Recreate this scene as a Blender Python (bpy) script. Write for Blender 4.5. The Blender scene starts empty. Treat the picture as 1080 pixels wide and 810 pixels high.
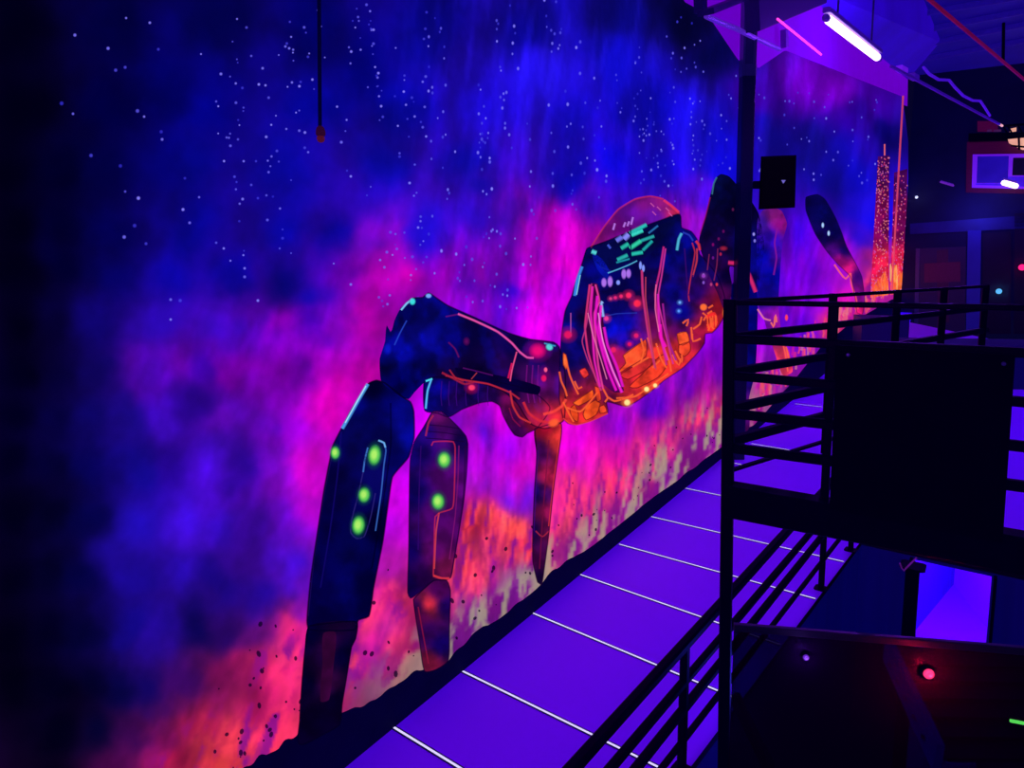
import bpy, bmesh, math, random
import numpy as np
from mathutils import Vector, Matrix
from mathutils.geometry import delaunay_2d_cdt

random.seed(7)
rng = np.random.default_rng(11)
scene = bpy.context.scene
COL = scene.collection
scene.view_settings.view_transform = 'Standard'
scene.view_settings.look = 'None'

# ------------------------------------------------------------------ camera
F, CX, CY, HOR, H = 712.0, 540.0, 355.0, 275.0, 3.2
P = math.atan((CY - HOR) / F)
CAM = np.array([0, 0, H])
RIGHT = np.array([1.0, 0, 0])
FWD = np.array([0, math.cos(P), -math.sin(P)])
UP = np.array([0, math.sin(P), math.cos(P)])
cd = bpy.data.cameras.new('camera')
cam = bpy.data.objects.new('camera', cd)
COL.objects.link(cam)
cam.location = (0, 0, H)
cam.rotation_euler = (math.pi / 2 - P, 0, 0)
cd.sensor_width = 36
cd.lens = F / 1080 * 36
cd.shift_y = -(405 - CY) / 1080
cd.clip_end = 300
scene.camera = cam


def rays(x, y):
    x = np.asarray(x, float)[..., None]; y = np.asarray(y, float)[..., None]
    return FWD + RIGHT * (x - CX) / F + UP * (CY - y) / F


def on_plane(x, y, p0, n):
    d = rays(x, y)
    t = ((np.asarray(p0) - CAM) @ n) / (d @ n)
    return CAM + d * np.asarray(t)[..., None]


def pt(x, y, Y):
    d = rays(x, y)
    return CAM + d * (Y / d[..., 1:2])


def V(a): return Vector([float(c) for c in np.ravel(a)])


def fl(x, y, z=0.0): return on_plane(x, y, (0, 0, z), np.array([0, 0, 1.0]))


A0 = fl(415, 767); B0 = fl(900, 369.3)
W = (B0 - A0) / np.linalg.norm(B0 - A0)
NW = np.array([W[1], -W[0], 0.0])           # faces the room


def wl(x, y, off=0.0): return on_plane(x, y, A0 + NW * off, NW)


def vplane(p, q):
    """vertical plane through two points -> (point, normal)"""
    d = np.asarray(q) - np.asarray(p); d[2] = 0
    d = d / np.linalg.norm(d)
    return np.asarray(p), np.array([d[1], -d[0], 0.0])


# ------------------------------------------------------------------ helpers
def nt(m):
    m.use_nodes = True
    return m.node_tree


def principled(name, col, rough=0.5, metal=0.0, spec=0.5, emit=None, es=0.0, var=0.25, scale=8.0, bump=0.0, stretch=(1, 1, 1)):
    m = bpy.data.materials.new(name)
    t = nt(m); b = t.nodes['Principled BSDF']
    tc = t.nodes.new('ShaderNodeTexCoord')
    mp = t.nodes.new('ShaderNodeMapping'); mp.inputs['Scale'].default_value = stretch
    t.links.new(tc.outputs['Object'], mp.inputs['Vector'])
    nz = t.nodes.new('ShaderNodeTexNoise'); nz.inputs['Scale'].default_value = scale
    nz.inputs['Detail'].default_value = 5
    t.links.new(mp.outputs[0], nz.inputs['Vector'])
    mx = t.nodes.new('ShaderNodeMix'); mx.data_type = 'RGBA'
    lo = [c * (1 - var) for c in col]; hi = [min(1, c * (1 + var)) for c in col]
    mx.inputs[6].default_value = (*lo, 1); mx.inputs[7].default_value = (*hi, 1)
    t.links.new(nz.outputs['Fac'], mx.inputs[0])
    t.links.new(mx.outputs[2], b.inputs['Base Color'])
    b.inputs['Roughness'].default_value = rough
    b.inputs['Metallic'].default_value = metal
    b.inputs['Specular IOR Level'].default_value = spec
    if emit:
        b.inputs['Emission Color'].default_value = (*emit, 1)
        b.inputs['Emission Strength'].default_value = es
        if var > 0:
            me = t.nodes.new('ShaderNodeMix'); me.data_type = 'RGBA'
            me.inputs[6].default_value = (*[c * (1 - var) for c in emit], 1)
            me.inputs[7].default_value = (*[c * (1 + var) for c in emit], 1)
            t.links.new(nz.outputs['Fac'], me.inputs[0])
            t.links.new(me.outputs[2], b.inputs['Emission Color'])
    if bump:
        bp = t.nodes.new('ShaderNodeBump'); bp.inputs['Strength'].default_value = bump
        t.links.new(nz.outputs['Fac'], bp.inputs['Height'])
        t.links.new(bp.outputs[0], b.inputs['Normal'])
    return m


def lin(c):
    c = np.asarray(c, float) / 255.0
    return np.where(c <= 0.04045, c / 12.92, ((c + 0.055) / 1.055) ** 2.4)


def L(*c): return tuple(float(v) for v in lin(c))


def glow(name, col, s):
    return principled(name, (0.02, 0.02, 0.02), 0.4, emit=col, es=s, var=0.0)


def link(name, me, mat=None, parent=None):
    o = bpy.data.objects.new(name, me)
    COL.objects.link(o)
    if mat is not None:
        for m in (mat if isinstance(mat, (list, tuple)) else [mat]):
            me.materials.append(m)
    if parent is not None:
        o.parent = parent
        o.matrix_parent_inverse = parent.matrix_world.inverted() if parent.type != 'EMPTY' else Matrix.Translation(-parent.location)
    return o


def tag(o, label=None, cat=None, group=None, kind=None):
    if label: o['label'] = label
    if cat: o['category'] = cat
    if group: o['group'] = group
    if kind: o['kind'] = kind
    return o


def empty(name, loc, label, cat, group=None):
    o = bpy.data.objects.new(name, None)
    COL.objects.link(o)
    o.location = V(loc)
    o.empty_display_size = 0.2
    return tag(o, label, cat, group)


class MB:
    def __init__(s): s.v = []; s.f = []; s.mi = []

    def add(s, vs, fs, mi=0):
        o = len(s.v)
        s.v += [tuple(float(c) for c in v) for v in vs]
        s.f += [tuple(i + o for i in f) for f in fs]
        s.mi += [mi] * len(fs)
        return s

    def bar(s, p, q, w, h=None, up=(0, 0, 1), mi=0, bev=0.12):
        """rectangular bar, chamfered edges"""
        h = h or w
        p, q = np.asarray(p, float), np.asarray(q, float)
        d = q - p; d = d / np.linalg.norm(d)
        up = np.asarray(up, float)
        if abs(d @ up) > 0.98: up = np.array([0.0, 1, 0]) if abs(d[1]) < .9 else np.array([1.0, 0, 0])
        a = np.cross(d, up); a /= np.linalg.norm(a)
        b = np.cross(a, d)
        c = min(w, h) * bev
        x, y = w / 2, h / 2
        prof = [(-x + c, -y), (x - c, -y), (x, -y + c), (x, y - c), (x - c, y), (-x + c, y), (-x, y - c), (-x, -y + c)]
        n = len(prof)
        vs = [p + a * u + b * t for u, t in prof] + [q + a * u + b * t for u, t in prof]
        fs = [(i, (i + 1) % n, n + (i + 1) % n, n + i) for i in range(n)]
        fs += [tuple(range(n))[::-1], tuple(range(n, 2 * n))]
        return s.add(vs, fs, mi)

    def tube(s, pts, r, n=10, mi=0):
        pts = [np.asarray(p, float) for p in pts]
        vs = []; fs = []
        for i, p in enumerate(pts):
            d = pts[min(i + 1, len(pts) - 1)] - pts[max(i - 1, 0)]
            d = d / np.linalg.norm(d)
            u = np.array([0, 0, 1.0]) if abs(d[2]) < .9 else np.array([1.0, 0, 0])
            a = np.cross(d, u); a /= np.linalg.norm(a); b = np.cross(a, d)
            rr = r[i] if isinstance(r, (list, tuple)) else r
            vs += [p + a * math.cos(2 * math.pi * k / n) * rr + b * math.sin(2 * math.pi * k / n) * rr for k in range(n)]
        for i in range(len(pts) - 1):
            for k in range(n):
                fs.append((i * n + k, i * n + (k + 1) % n, (i + 1) * n + (k + 1) % n, (i + 1) * n + k))
        fs += [tuple(range(n))[::-1], tuple(range((len(pts) - 1) * n, len(pts) * n))]
        return s.add(vs, fs, mi)

    def quad(s, a, b, c, d, mi=0): return s.add([a, b, c, d], [(0, 1, 2, 3)], mi)

    def slab(s, poly, ext, mi=0):
        """extrude a planar polygon by vector ext"""
        n = len(poly); ext = np.asarray(ext, float)
        poly = [np.asarray(p, float) for p in poly]
        vs = poly + [p + ext for p in poly]
        fs = [tuple(range(n)), tuple(range(2 * n - 1, n - 1, -1))]
        fs += [((i + 1) % n, i, n + i, n + (i + 1) % n) for i in range(n)]
        return s.add(vs, fs, mi)

    def lathe(s, c, axis, prof, n=24, mi=0):
        """prof: (along axis, radius)"""
        c = np.asarray(c, float); d = np.asarray(axis, float); d /= np.linalg.norm(d)
        u = np.array([0, 0, 1.0]) if abs(d[2]) < .9 else np.array([1.0, 0, 0])
        a = np.cross(d, u); a /= np.linalg.norm(a); b = np.cross(a, d)
        vs = []; fs = []
        for t, r in prof:
            vs += [c + d * t + (a * math.cos(2 * math.pi * k / n) + b * math.sin(2 * math.pi * k / n)) * max(r, 1e-4) for k in range(n)]
        for i in range(len(prof) - 1):
            for k in range(n):
                fs.append((i * n + k, i * n + (k + 1) % n, (i + 1) * n + (k + 1) % n, (i + 1) * n + k))
        fs += [tuple(range(n))[::-1], tuple(range((len(prof) - 1) * n, len(prof) * n))]
        return s.add(vs, fs, mi)

    def build(s, name, mat, parent=None, smooth=False):
        me = bpy.data.meshes.new(name)
        me.from_pydata(s.v, [], s.f)
        if len(set(s.mi)) > 1: me.polygons.foreach_set('material_index', s.mi)
        bm = bmesh.new(); bm.from_mesh(me)
        bmesh.ops.recalc_face_normals(bm, faces=bm.faces)
        bm.to_mesh(me); bm.free()
        if smooth: me.polygons.foreach_set('use_smooth', [True] * len(me.polygons))
        me.update()
        return link(name, me, mat, parent)


def sstep(a, b, x):
    t = np.clip((x - a) / (b - a), 0, 1)
    return t * t * (3 - 2 * t)


TAB = rng.random((256, 256))


def vnoise(x, y, seed=0):
    x = np.asarray(x, float) + seed * 17.31; y = np.asarray(y, float) + seed * 9.77
    xi = np.floor(x).astype(int); yi = np.floor(y).astype(int)
    fx = x - xi; fy = y - yi
    fx = fx * fx * fx * (fx * (fx * 6 - 15) + 10); fy = fy * fy * fy * (fy * (fy * 6 - 15) + 10)
    g = lambda a, b: TAB[a % 256, b % 256]
    return (g(xi, yi) * (1 - fx) + g(xi + 1, yi) * fx) * (1 - fy) + (g(xi, yi + 1) * (1 - fx) + g(xi + 1, yi + 1) * fx) * fy


def fbm(x, y, o=4, seed=0, gain=.5, iso=True):
    s = 0; a = 1; n = 0
    for k in range(o):
        t = .55 + k * 1.1
        f = 1.9 ** k
        # octaves are turned against each other so no lattice shows
        s = s + a * vnoise((x * math.cos(t) - y * math.sin(t)) * f, (x * math.sin(t) + y * math.cos(t)) * f, seed + k * 3) if iso else s + a * vnoise(x * f, y * f, seed + k * 3)
        n += a; a *= gain
    return s / n


# ------------------------------------------------------------------ fluorescent paint (vertex painted + procedural grain)
def paint_material(name, strength=1.0):
    m = bpy.data.materials.new(name)
    t = nt(m); t.nodes.clear()
    out = t.nodes.new('ShaderNodeOutputMaterial')
    at = t.nodes.new('ShaderNodeAttribute'); at.attribute_name = 'paint'
    tc = t.nodes.new('ShaderNodeTexCoord')
    nz = t.nodes.new('ShaderNodeTexNoise'); nz.inputs['Scale'].default_value = 14; nz.inputs['Detail'].default_value = 4
    t.links.new(tc.outputs['Object'], nz.inputs['Vector'])
    mr = t.nodes.new('ShaderNodeMapRange'); mr.inputs['To Min'].default_value = .84; mr.inputs['To Max'].default_value = 1.16
    t.links.new(nz.outputs['Fac'], mr.inputs['Value'])
    sc = t.nodes.new('ShaderNodeVectorMath'); sc.operation = 'SCALE'
    t.links.new(at.outputs['Color'], sc.inputs[0]); t.links.new(mr.outputs[0], sc.inputs['Scale'])
    em = t.nodes.new('ShaderNodeEmission'); em.inputs['Strength'].default_value = strength
    t.links.new(sc.outputs[0], em.inputs['Color'])
    df = t.nodes.new('ShaderNodeBsdfDiffuse'); df.inputs['Color'].default_value = (.0015, .0015, .006, 1)
    ad = t.nodes.new('ShaderNodeAddShader')
    t.links.new(em.outputs[0], ad.inputs[0]); t.links.new(df.outputs[0], ad.inputs[1])
    tr = t.nodes.new('ShaderNodeBsdfTransparent')
    mx = t.nodes.new('ShaderNodeMixShader')
    t.links.new(at.outputs['Alpha'], mx.inputs[0])
    t.links.new(tr.outputs[0], mx.inputs[1]); t.links.new(ad.outputs[0], mx.inputs[2])
    t.links.new(mx.outputs[0], out.inputs['Surface'])
    m.cycles.emission_sampling = 'NONE'
    return m


M_PAINT = paint_material('fluorescent_mural_paint')


class Paint:
    """painted layer on the wall: coloured vertices, faces; layers get a slightly larger offset"""
    def __init__(s): s.v = []; s.f = []; s.c = []

    def put(s, px, faces, cols, alpha, off):
        px = np.asarray(px, float)
        w = wl(px[:, 0], px[:, 1], off)
        o = len(s.v)
        s.v += [tuple(p) for p in w.tolist()]
        s.f += [tuple(int(i) + o for i in f) for f in faces]
        cc = np.column_stack([lin(cols), np.broadcast_to(np.asarray(alpha, float), (len(px),))])
        s.c += cc.tolist()

    def poly(s, out, colour, off, step=4.0, smooth=True):
        out = np.asarray(spl(out) if smooth else dens(out, step), float)
        lo, hi = out.min(0), out.max(0)
        gx, gy = np.meshgrid(np.arange(lo[0], hi[0], step), np.arange(lo[1], hi[1], step))
        g = np.column_stack([gx.ravel(), gy.ravel()])
        g += rng.uniform(-.3, .3, g.shape) * step
        ins = inside(g, out)
        d = np.min(((g[:, None, :] - out[None, ::1, :]) ** 2).sum(2), axis=1) if len(g) else np.zeros(0)
        g = g[ins & (d > (step * .5) ** 2)]
        n = len(out)
        allp = [Vector((float(a), float(b))) for a, b in np.vstack([out, g])]
        r = delaunay_2d_cdt(allp, [], [list(range(n))], 1, 1e-4)
        px = np.array([[p.x, p.y] for p in r[0]])
        col = colour(px) if callable(colour) else np.tile(np.asarray(colour, float), (len(px), 1))
        s.put(px, r[2], col, 1.0, off)

    def stroke(s, pts, w, col, off, a=1.0, smooth=True, soft=True, taper=False):
        p = np.asarray(spl(pts, closed=False) if smooth and len(pts) > 2 else dens(pts, 6, closed=False), float)
        d = np.gradient(p, axis=0); d /= (np.linalg.norm(d, axis=1, keepdims=True) + 1e-9)
        nn = np.column_stack([-d[:, 1], d[:, 0]])
        ww = np.full(len(p), w / 2.0)
        if taper: ww *= np.clip(np.sin(np.linspace(.15, math.pi - .15, len(p))) * 1.2, .25, 1)
        n = len(p)
        lay = [(-1.3, 0), (-.4, a), (.4, a), (1.3, 0)] if soft else [(-1, a), (1, a)]
        px = []; al = []
        for k, av in lay:
            px.append(p + nn * (ww * k)[:, None]); al.append(np.full(n, av))
        fs = []
        for l in range(len(lay) - 1):
            for i in range(n - 1):
                fs.append((l * n + i, l * n + i + 1, (l + 1) * n + i + 1, (l + 1) * n + i))
        px = np.vstack(px)
        s.put(px, fs, np.tile(np.asarray(col, float), (len(px), 1)), np.concatenate(al), off)

    def blob(s, x, y, rx, ry, col, off, rot=0.0, core=.55, n=18, a=1.0, edge=None):
        px = [(x, y)]; al = [a]; cc = [col]
        c, sn = math.cos(rot), math.sin(rot)
        for r, av, cl in ((core, a, col), (1.0, 0.0, edge or col)):
            for k in range(n):
                u = rx * r * math.cos(2 * math.pi * k / n); v = ry * r * math.sin(2 * math.pi * k / n)
                px.append((x + u * c - v * sn, y + u * sn + v * c)); al.append(av); cc.append(cl)
        fs = [(0, 1 + k, 1 + (k + 1) % n) for k in range(n)]
        fs += [(1 + k, 1 + n + k, 1 + n + (k + 1) % n, 1 + (k + 1) % n) for k in range(n)]
        s.put(px, fs, np.array(cc, float), np.array(al), off)

    def build(s, name, parent=None, mat=None):
        me = bpy.data.meshes.new(name)
        me.from_pydata(s.v, [], s.f)
        ca = me.color_attributes.new('paint', 'FLOAT_COLOR', 'POINT')
        ca.data.foreach_set('color', np.asarray(s.c, np.float32).ravel())
        me.update()
        return link(name, me, mat or M_PAINT, parent)


def dens(pts, step, closed=True):
    pts = [np.asarray(p, float) for p in pts]
    o = []
    m = len(pts) if closed else len(pts) - 1
    for i in range(m):
        a, b = pts[i], pts[(i + 1) % len(pts)]
        k = max(1, int(np.linalg.norm(b - a) / step))
        o += [a + (b - a) * j / k for j in range(k)]
    if not closed: o.append(pts[-1])
    return o


def spl(pts, closed=True, step=3.0):
    """centripetal-ish catmull rom with low tension, so corners stay fairly crisp"""
    p = [np.asarray(q, float) for q in pts]
    n = len(p); o = []
    m = n if closed else n - 1
    for i in range(m):
        p1, p2 = p[i], p[(i + 1) % n]
        p0 = p[(i - 1) % n] if closed or i > 0 else p1
        p3 = p[(i + 2) % n] if closed or i + 2 < n else p2
        l = np.linalg.norm(p2 - p1)
        k = max(1, int(l / step))
        m1 = (p2 - p0); m2 = (p3 - p1)
        m1 = m1 / (np.linalg.norm(m1) + 1e-9) * l * .55; m2 = m2 / (np.linalg.norm(m2) + 1e-9) * l * .55
        for j in range(k):
            t = j / k
            o.append((2 * t ** 3 - 3 * t ** 2 + 1) * p1 + (t ** 3 - 2 * t ** 2 + t) * m1 + (-2 * t ** 3 + 3 * t ** 2) * p2 + (t ** 3 - t ** 2) * m2)
    if not closed: o.append(p[-1])
    return o


def inside(g, poly):
    x, y = g[:, 0], g[:, 1]
    r = np.zeros(len(g), bool)
    j = len(poly) - 1
    for i in range(len(poly)):
        xi, yi = poly[i]; xj, yj = poly[j]
        c = ((yi > y) != (yj > y)) & (x < (xj - xi) * (y - yi) / (yj - yi + 1e-12) + xi)
        r ^= c
        j = i
    return r


def rbf(px, ctl, sig=None, power=3.2, eps=14.0):
    ctl = np.asarray(ctl, float)
    num = np.zeros((len(px), 3)); den = np.zeros(len(px))
    for c in ctl:
        d2 = (px[:, 0] - c[0]) ** 2 + (px[:, 1] - c[1]) ** 2 + eps ** 2
        w = d2 ** (-power / 2)
        num += w[:, None] * c[2:5]; den += w
    return num / den[:, None]

# ------------------------------------------------------------------ the mural
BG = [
 # x, y, r, g, b   fluorescent backdrop colours; UV falloff at left and haze at upper right painted in
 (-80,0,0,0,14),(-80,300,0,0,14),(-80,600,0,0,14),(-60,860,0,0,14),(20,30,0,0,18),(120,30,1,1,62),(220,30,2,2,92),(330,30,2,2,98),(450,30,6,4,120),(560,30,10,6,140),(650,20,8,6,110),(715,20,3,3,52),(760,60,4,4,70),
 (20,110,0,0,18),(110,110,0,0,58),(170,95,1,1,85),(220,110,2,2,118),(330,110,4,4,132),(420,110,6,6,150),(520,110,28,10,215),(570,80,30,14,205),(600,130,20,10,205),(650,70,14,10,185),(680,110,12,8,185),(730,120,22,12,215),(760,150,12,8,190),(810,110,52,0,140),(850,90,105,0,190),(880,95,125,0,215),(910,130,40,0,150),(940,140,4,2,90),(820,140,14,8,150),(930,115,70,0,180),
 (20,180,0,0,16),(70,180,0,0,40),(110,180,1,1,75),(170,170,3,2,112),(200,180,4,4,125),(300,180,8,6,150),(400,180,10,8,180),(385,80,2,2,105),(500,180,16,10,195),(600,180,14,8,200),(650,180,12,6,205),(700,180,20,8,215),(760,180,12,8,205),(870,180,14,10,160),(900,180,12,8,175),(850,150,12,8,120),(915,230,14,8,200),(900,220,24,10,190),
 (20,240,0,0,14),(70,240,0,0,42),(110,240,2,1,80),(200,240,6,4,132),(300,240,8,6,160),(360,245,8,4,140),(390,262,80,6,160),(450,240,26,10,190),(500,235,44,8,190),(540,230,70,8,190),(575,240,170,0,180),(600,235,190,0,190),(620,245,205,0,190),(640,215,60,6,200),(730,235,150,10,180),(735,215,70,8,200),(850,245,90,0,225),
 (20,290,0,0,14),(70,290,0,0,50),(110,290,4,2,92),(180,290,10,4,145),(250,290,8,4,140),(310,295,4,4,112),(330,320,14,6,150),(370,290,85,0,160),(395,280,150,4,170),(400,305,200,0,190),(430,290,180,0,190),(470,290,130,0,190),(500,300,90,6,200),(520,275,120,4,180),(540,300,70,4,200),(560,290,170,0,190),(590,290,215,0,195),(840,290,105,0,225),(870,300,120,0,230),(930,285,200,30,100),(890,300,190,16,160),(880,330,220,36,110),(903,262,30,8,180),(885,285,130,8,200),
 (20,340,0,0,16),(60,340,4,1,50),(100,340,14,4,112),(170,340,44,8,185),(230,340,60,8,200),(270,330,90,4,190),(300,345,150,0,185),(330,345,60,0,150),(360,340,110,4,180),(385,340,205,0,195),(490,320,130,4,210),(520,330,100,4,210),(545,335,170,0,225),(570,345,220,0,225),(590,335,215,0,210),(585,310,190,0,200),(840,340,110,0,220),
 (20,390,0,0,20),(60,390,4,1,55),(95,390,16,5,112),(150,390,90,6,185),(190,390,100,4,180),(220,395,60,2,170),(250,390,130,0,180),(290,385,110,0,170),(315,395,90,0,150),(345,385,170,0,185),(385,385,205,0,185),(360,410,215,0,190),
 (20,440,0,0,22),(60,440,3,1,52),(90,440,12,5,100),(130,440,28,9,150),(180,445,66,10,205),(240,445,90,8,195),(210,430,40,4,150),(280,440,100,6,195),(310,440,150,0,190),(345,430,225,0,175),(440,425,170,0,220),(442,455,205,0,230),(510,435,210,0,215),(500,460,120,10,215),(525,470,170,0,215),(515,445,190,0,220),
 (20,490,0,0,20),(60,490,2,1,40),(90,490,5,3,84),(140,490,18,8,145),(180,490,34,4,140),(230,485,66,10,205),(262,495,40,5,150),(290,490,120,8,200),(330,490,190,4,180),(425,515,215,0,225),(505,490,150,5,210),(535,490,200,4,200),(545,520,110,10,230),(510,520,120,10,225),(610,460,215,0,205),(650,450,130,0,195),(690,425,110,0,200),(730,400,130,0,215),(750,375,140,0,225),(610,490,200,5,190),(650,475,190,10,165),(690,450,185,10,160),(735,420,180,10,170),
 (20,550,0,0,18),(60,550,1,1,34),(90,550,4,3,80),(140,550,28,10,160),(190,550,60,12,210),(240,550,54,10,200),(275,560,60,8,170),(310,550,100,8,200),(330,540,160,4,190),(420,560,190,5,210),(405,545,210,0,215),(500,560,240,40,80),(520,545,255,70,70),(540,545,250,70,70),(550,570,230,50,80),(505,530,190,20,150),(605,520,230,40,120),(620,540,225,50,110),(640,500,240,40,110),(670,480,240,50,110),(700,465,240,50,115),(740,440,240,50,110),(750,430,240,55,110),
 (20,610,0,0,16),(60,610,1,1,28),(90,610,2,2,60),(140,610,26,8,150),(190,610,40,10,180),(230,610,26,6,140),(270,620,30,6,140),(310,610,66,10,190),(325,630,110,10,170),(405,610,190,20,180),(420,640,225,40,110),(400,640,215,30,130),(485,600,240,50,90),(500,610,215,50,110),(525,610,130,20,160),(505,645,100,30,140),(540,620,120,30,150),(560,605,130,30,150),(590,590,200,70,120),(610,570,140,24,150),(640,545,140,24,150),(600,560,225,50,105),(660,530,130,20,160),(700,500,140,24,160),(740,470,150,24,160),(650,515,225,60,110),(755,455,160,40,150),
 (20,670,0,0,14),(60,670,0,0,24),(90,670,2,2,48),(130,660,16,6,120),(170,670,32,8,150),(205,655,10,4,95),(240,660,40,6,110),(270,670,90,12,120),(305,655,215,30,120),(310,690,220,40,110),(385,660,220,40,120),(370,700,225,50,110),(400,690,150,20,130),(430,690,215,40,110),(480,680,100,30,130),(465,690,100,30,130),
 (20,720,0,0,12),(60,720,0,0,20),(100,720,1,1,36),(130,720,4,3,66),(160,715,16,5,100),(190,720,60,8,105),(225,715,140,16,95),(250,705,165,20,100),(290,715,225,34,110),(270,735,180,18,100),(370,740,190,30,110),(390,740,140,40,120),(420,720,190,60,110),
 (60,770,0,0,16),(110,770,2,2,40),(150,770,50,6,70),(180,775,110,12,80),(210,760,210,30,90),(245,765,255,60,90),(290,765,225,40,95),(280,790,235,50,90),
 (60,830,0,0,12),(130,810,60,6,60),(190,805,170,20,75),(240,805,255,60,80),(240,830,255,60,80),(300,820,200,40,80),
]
TOP = [(-160,-160),(640,-150),(700,-40),(722,2),(746,15),(779,64),(800,72),(828,53),(952,102),(958,150)]
BOT = [(-160,1160),(150,905),(230,838),(262,806),(318,772),(360,752),(395,738),(440,706),(472,696),(500,668),(535,645),(569,617),(585,600),(617,580),(650,556),(690,524),(720,502),(755,476),(775,460),(795,448),(820,420),(850,386),(866,366),(890,346),(910,334),(940,316),(958,312)]


def interp(tab, x):
    t = np.asarray(tab, float)
    return np.interp(x, t[:, 0], t[:, 1])


def bot_edge(x):
    return interp(BOT, x) + (vnoise(x / 9.0, x * 0 + 3.3, 5) - .5) * np.clip((900 - x) / 90, 1.5, 7)


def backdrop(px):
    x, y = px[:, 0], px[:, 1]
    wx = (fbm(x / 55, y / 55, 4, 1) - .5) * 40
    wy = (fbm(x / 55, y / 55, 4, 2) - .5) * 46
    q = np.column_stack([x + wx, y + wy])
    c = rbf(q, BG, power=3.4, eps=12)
    bot = bot_edge(x); h = bot - y                       # distance above the bottom edge
    # cloud modulation
    st = 1 + np.clip((x - 450) / 450, 0, .9)              # strokes get more upright to the right (foreshortened)
    n1 = fbm(x / 70 * st, y / 70, 5, 4)
    n2 = fbm((x + .3 * y) / 26 * st, y / 44, 4, 9)
    n3 = fbm((x + .3 * y) / 10 * st, y / 26, 3, 14, iso=False)
    sky = sstep(90, 40, c[:, 0])
    n2 = n2 * (1 - .5 * sky) + .25 * sky; n3 = n3 * (1 - .8 * sky) + .4 * sky
    k = .80 + .36 * sstep(.2, .8, n1)
    k *= .82 + .34 * n2
    k *= .88 + .24 * n3
    c = c * k[:, None]
    # magenta drift in the violet zone
    viol = sstep(30, 110, c[:, 0]) * sstep(90, 170, c[:, 2])
    mg = (fbm(x / 38 * st, y / 50, 4, 21) - .5) * 2
    viol = viol * (1 - sstep(700, 780, x) * sstep(260, 170, y))
    c[:, 0] += viol * mg * (18 + 30 * sstep(250, 400, x))
    # brush flames near the ground: bright coral tongues
    r = c[:, 0]
    fire = sstep(120, 205, r) * sstep(175, 110, c[:, 2])
    sx = 13 / st
    lean = x + .35 * y
    t1 = fbm(lean / sx, y / 34 + fbm(x / 20, y / 20, 2, 31) * 1.5, 4, 33, iso=False)
    tong = sstep(.5, .68, t1)
    c += (fire * tong * (.45 + .55 * sstep(300, 480, x)))[:, None] * np.array([45, 24, 4])
    dark = sstep(.5, .3, t1)
    fd = (fire * dark * .72)[:, None]
    c = c * (1 - fd) + fd * np.array([120, 10, 150])
    # pale overspray directly over the skirting
    pale = sstep(.42, .6, fbm(lean / sx / 1.2, y / 30, 4, 41, iso=False)) * sstep(60, 16, h * (1 - .25 * sstep(600, 700, x)) + 26 * (fbm(x / 22, y / 22, 3, 44) - .5)) * sstep(330, 480, x) * sstep(850, 760, x)
    gap = sstep(46, 12, h) * sstep(330, 480, x) * sstep(860, 780, x) * (1 - pale)
    c = c * (1 - .6 * gap[:, None]) + .6 * gap[:, None] * np.array([105, 10, 120])
    c = c * (1 - .8 * pale[:, None]) + .8 * pale[:, None] * np.array([165, 162, 128])
    # upright light streaks in the starry sky at the right
    sk = sstep(330, 560, x) * sstep(300, 150, y) * sstep(60, 140, c[:, 2])
    s1 = fbm((x + .12 * y) / 10, y / 80, 3, 51, iso=False)
    c += (sk * sstep(.5, .8, s1))[:, None] * np.array([7, 5, 30])
    return np.clip(c, 0, 255)


MUR = Paint()
xs = np.concatenate([np.arange(-160, 0, 8), np.arange(0, 959, 2.6), [958.0]])
NR = 300
tt = np.linspace(0, 1, NR)
X = np.repeat(xs[:, None], NR, 1)
top = interp(TOP, xs); bo = bot_edge(xs)
Y = top[:, None] + (bo - top)[:, None] * tt[None]
px = np.column_stack([X.ravel(), Y.ravel()])
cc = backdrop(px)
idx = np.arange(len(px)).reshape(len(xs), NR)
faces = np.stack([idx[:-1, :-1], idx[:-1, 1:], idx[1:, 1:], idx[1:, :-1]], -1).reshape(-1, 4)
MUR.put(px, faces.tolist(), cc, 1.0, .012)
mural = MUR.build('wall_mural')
tag(mural, 'huge fluorescent space mural with robot spider covering the long wall', 'mural')

# stars in strings
ST = Paint()
FLAME_TOP = [(40,330),(120,330),(200,345),(260,340),(330,335),(400,330),(470,320),(540,315),(600,255),(640,215),(720,225),(760,190),(800,190),(900,170)]
stars = [(79,37),(114,51),(122,74),(132,71),(65,109),(77,120),(145,117),(152,123),(170,139),(171,147),(96,164),(127,175),(133,19),(158,24),(167,52),(212,57),(233,78),(228,107),(250,20),(260,29),(265,59),(273,89),(280,90),(291,122),(257,170),(270,170),(265,195),(272,209),(281,206),(282,232),(298,242),(228,256),(236,262),(243,275),(258,283),(258,292),(272,317),(295,262),(307,267),(142,238),(131,250),(154,257),(132,202),(146,209),(180,316),(190,317),(180,337),(200,235),(193,221),(210,208),(195,188),(239,145),(251,147),(277,72),(294,58),(301,49),(302,136),(307,190),(380,40),(388,92),(402,112),(391,197),(387,206),(366,180),(370,186),(432,193),(452,96),(480,160),(505,120),(470,142),(456,228),(441,240),(417,258),(427,272),(370,300),(352,278),(360,150)]
for i in range(64):
    x0 = 200 + 590 * rng.random() ** .7
    y0 = rng.uniform(-10, 150)
    sl = .34 - .3 * (x0 - 200) / 600
    for j in range(rng.integers(3, 8)):
        lim = np.interp(x0, *zip(*FLAME_TOP)) - 6
        if y0 > lim: break
        stars.append((x0 + rng.normal(0, 2.2), y0))
        if rng.random() < .35: stars.append((x0 + rng.normal(0, 3), y0 + rng.uniform(3, 6)))
        st_ = rng.uniform(8, 34); y0 += st_; x0 += st_ * sl * .5
for i in range(50):
    stars.append((rng.uniform(800, 925), rng.uniform(95, 200)))
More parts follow.
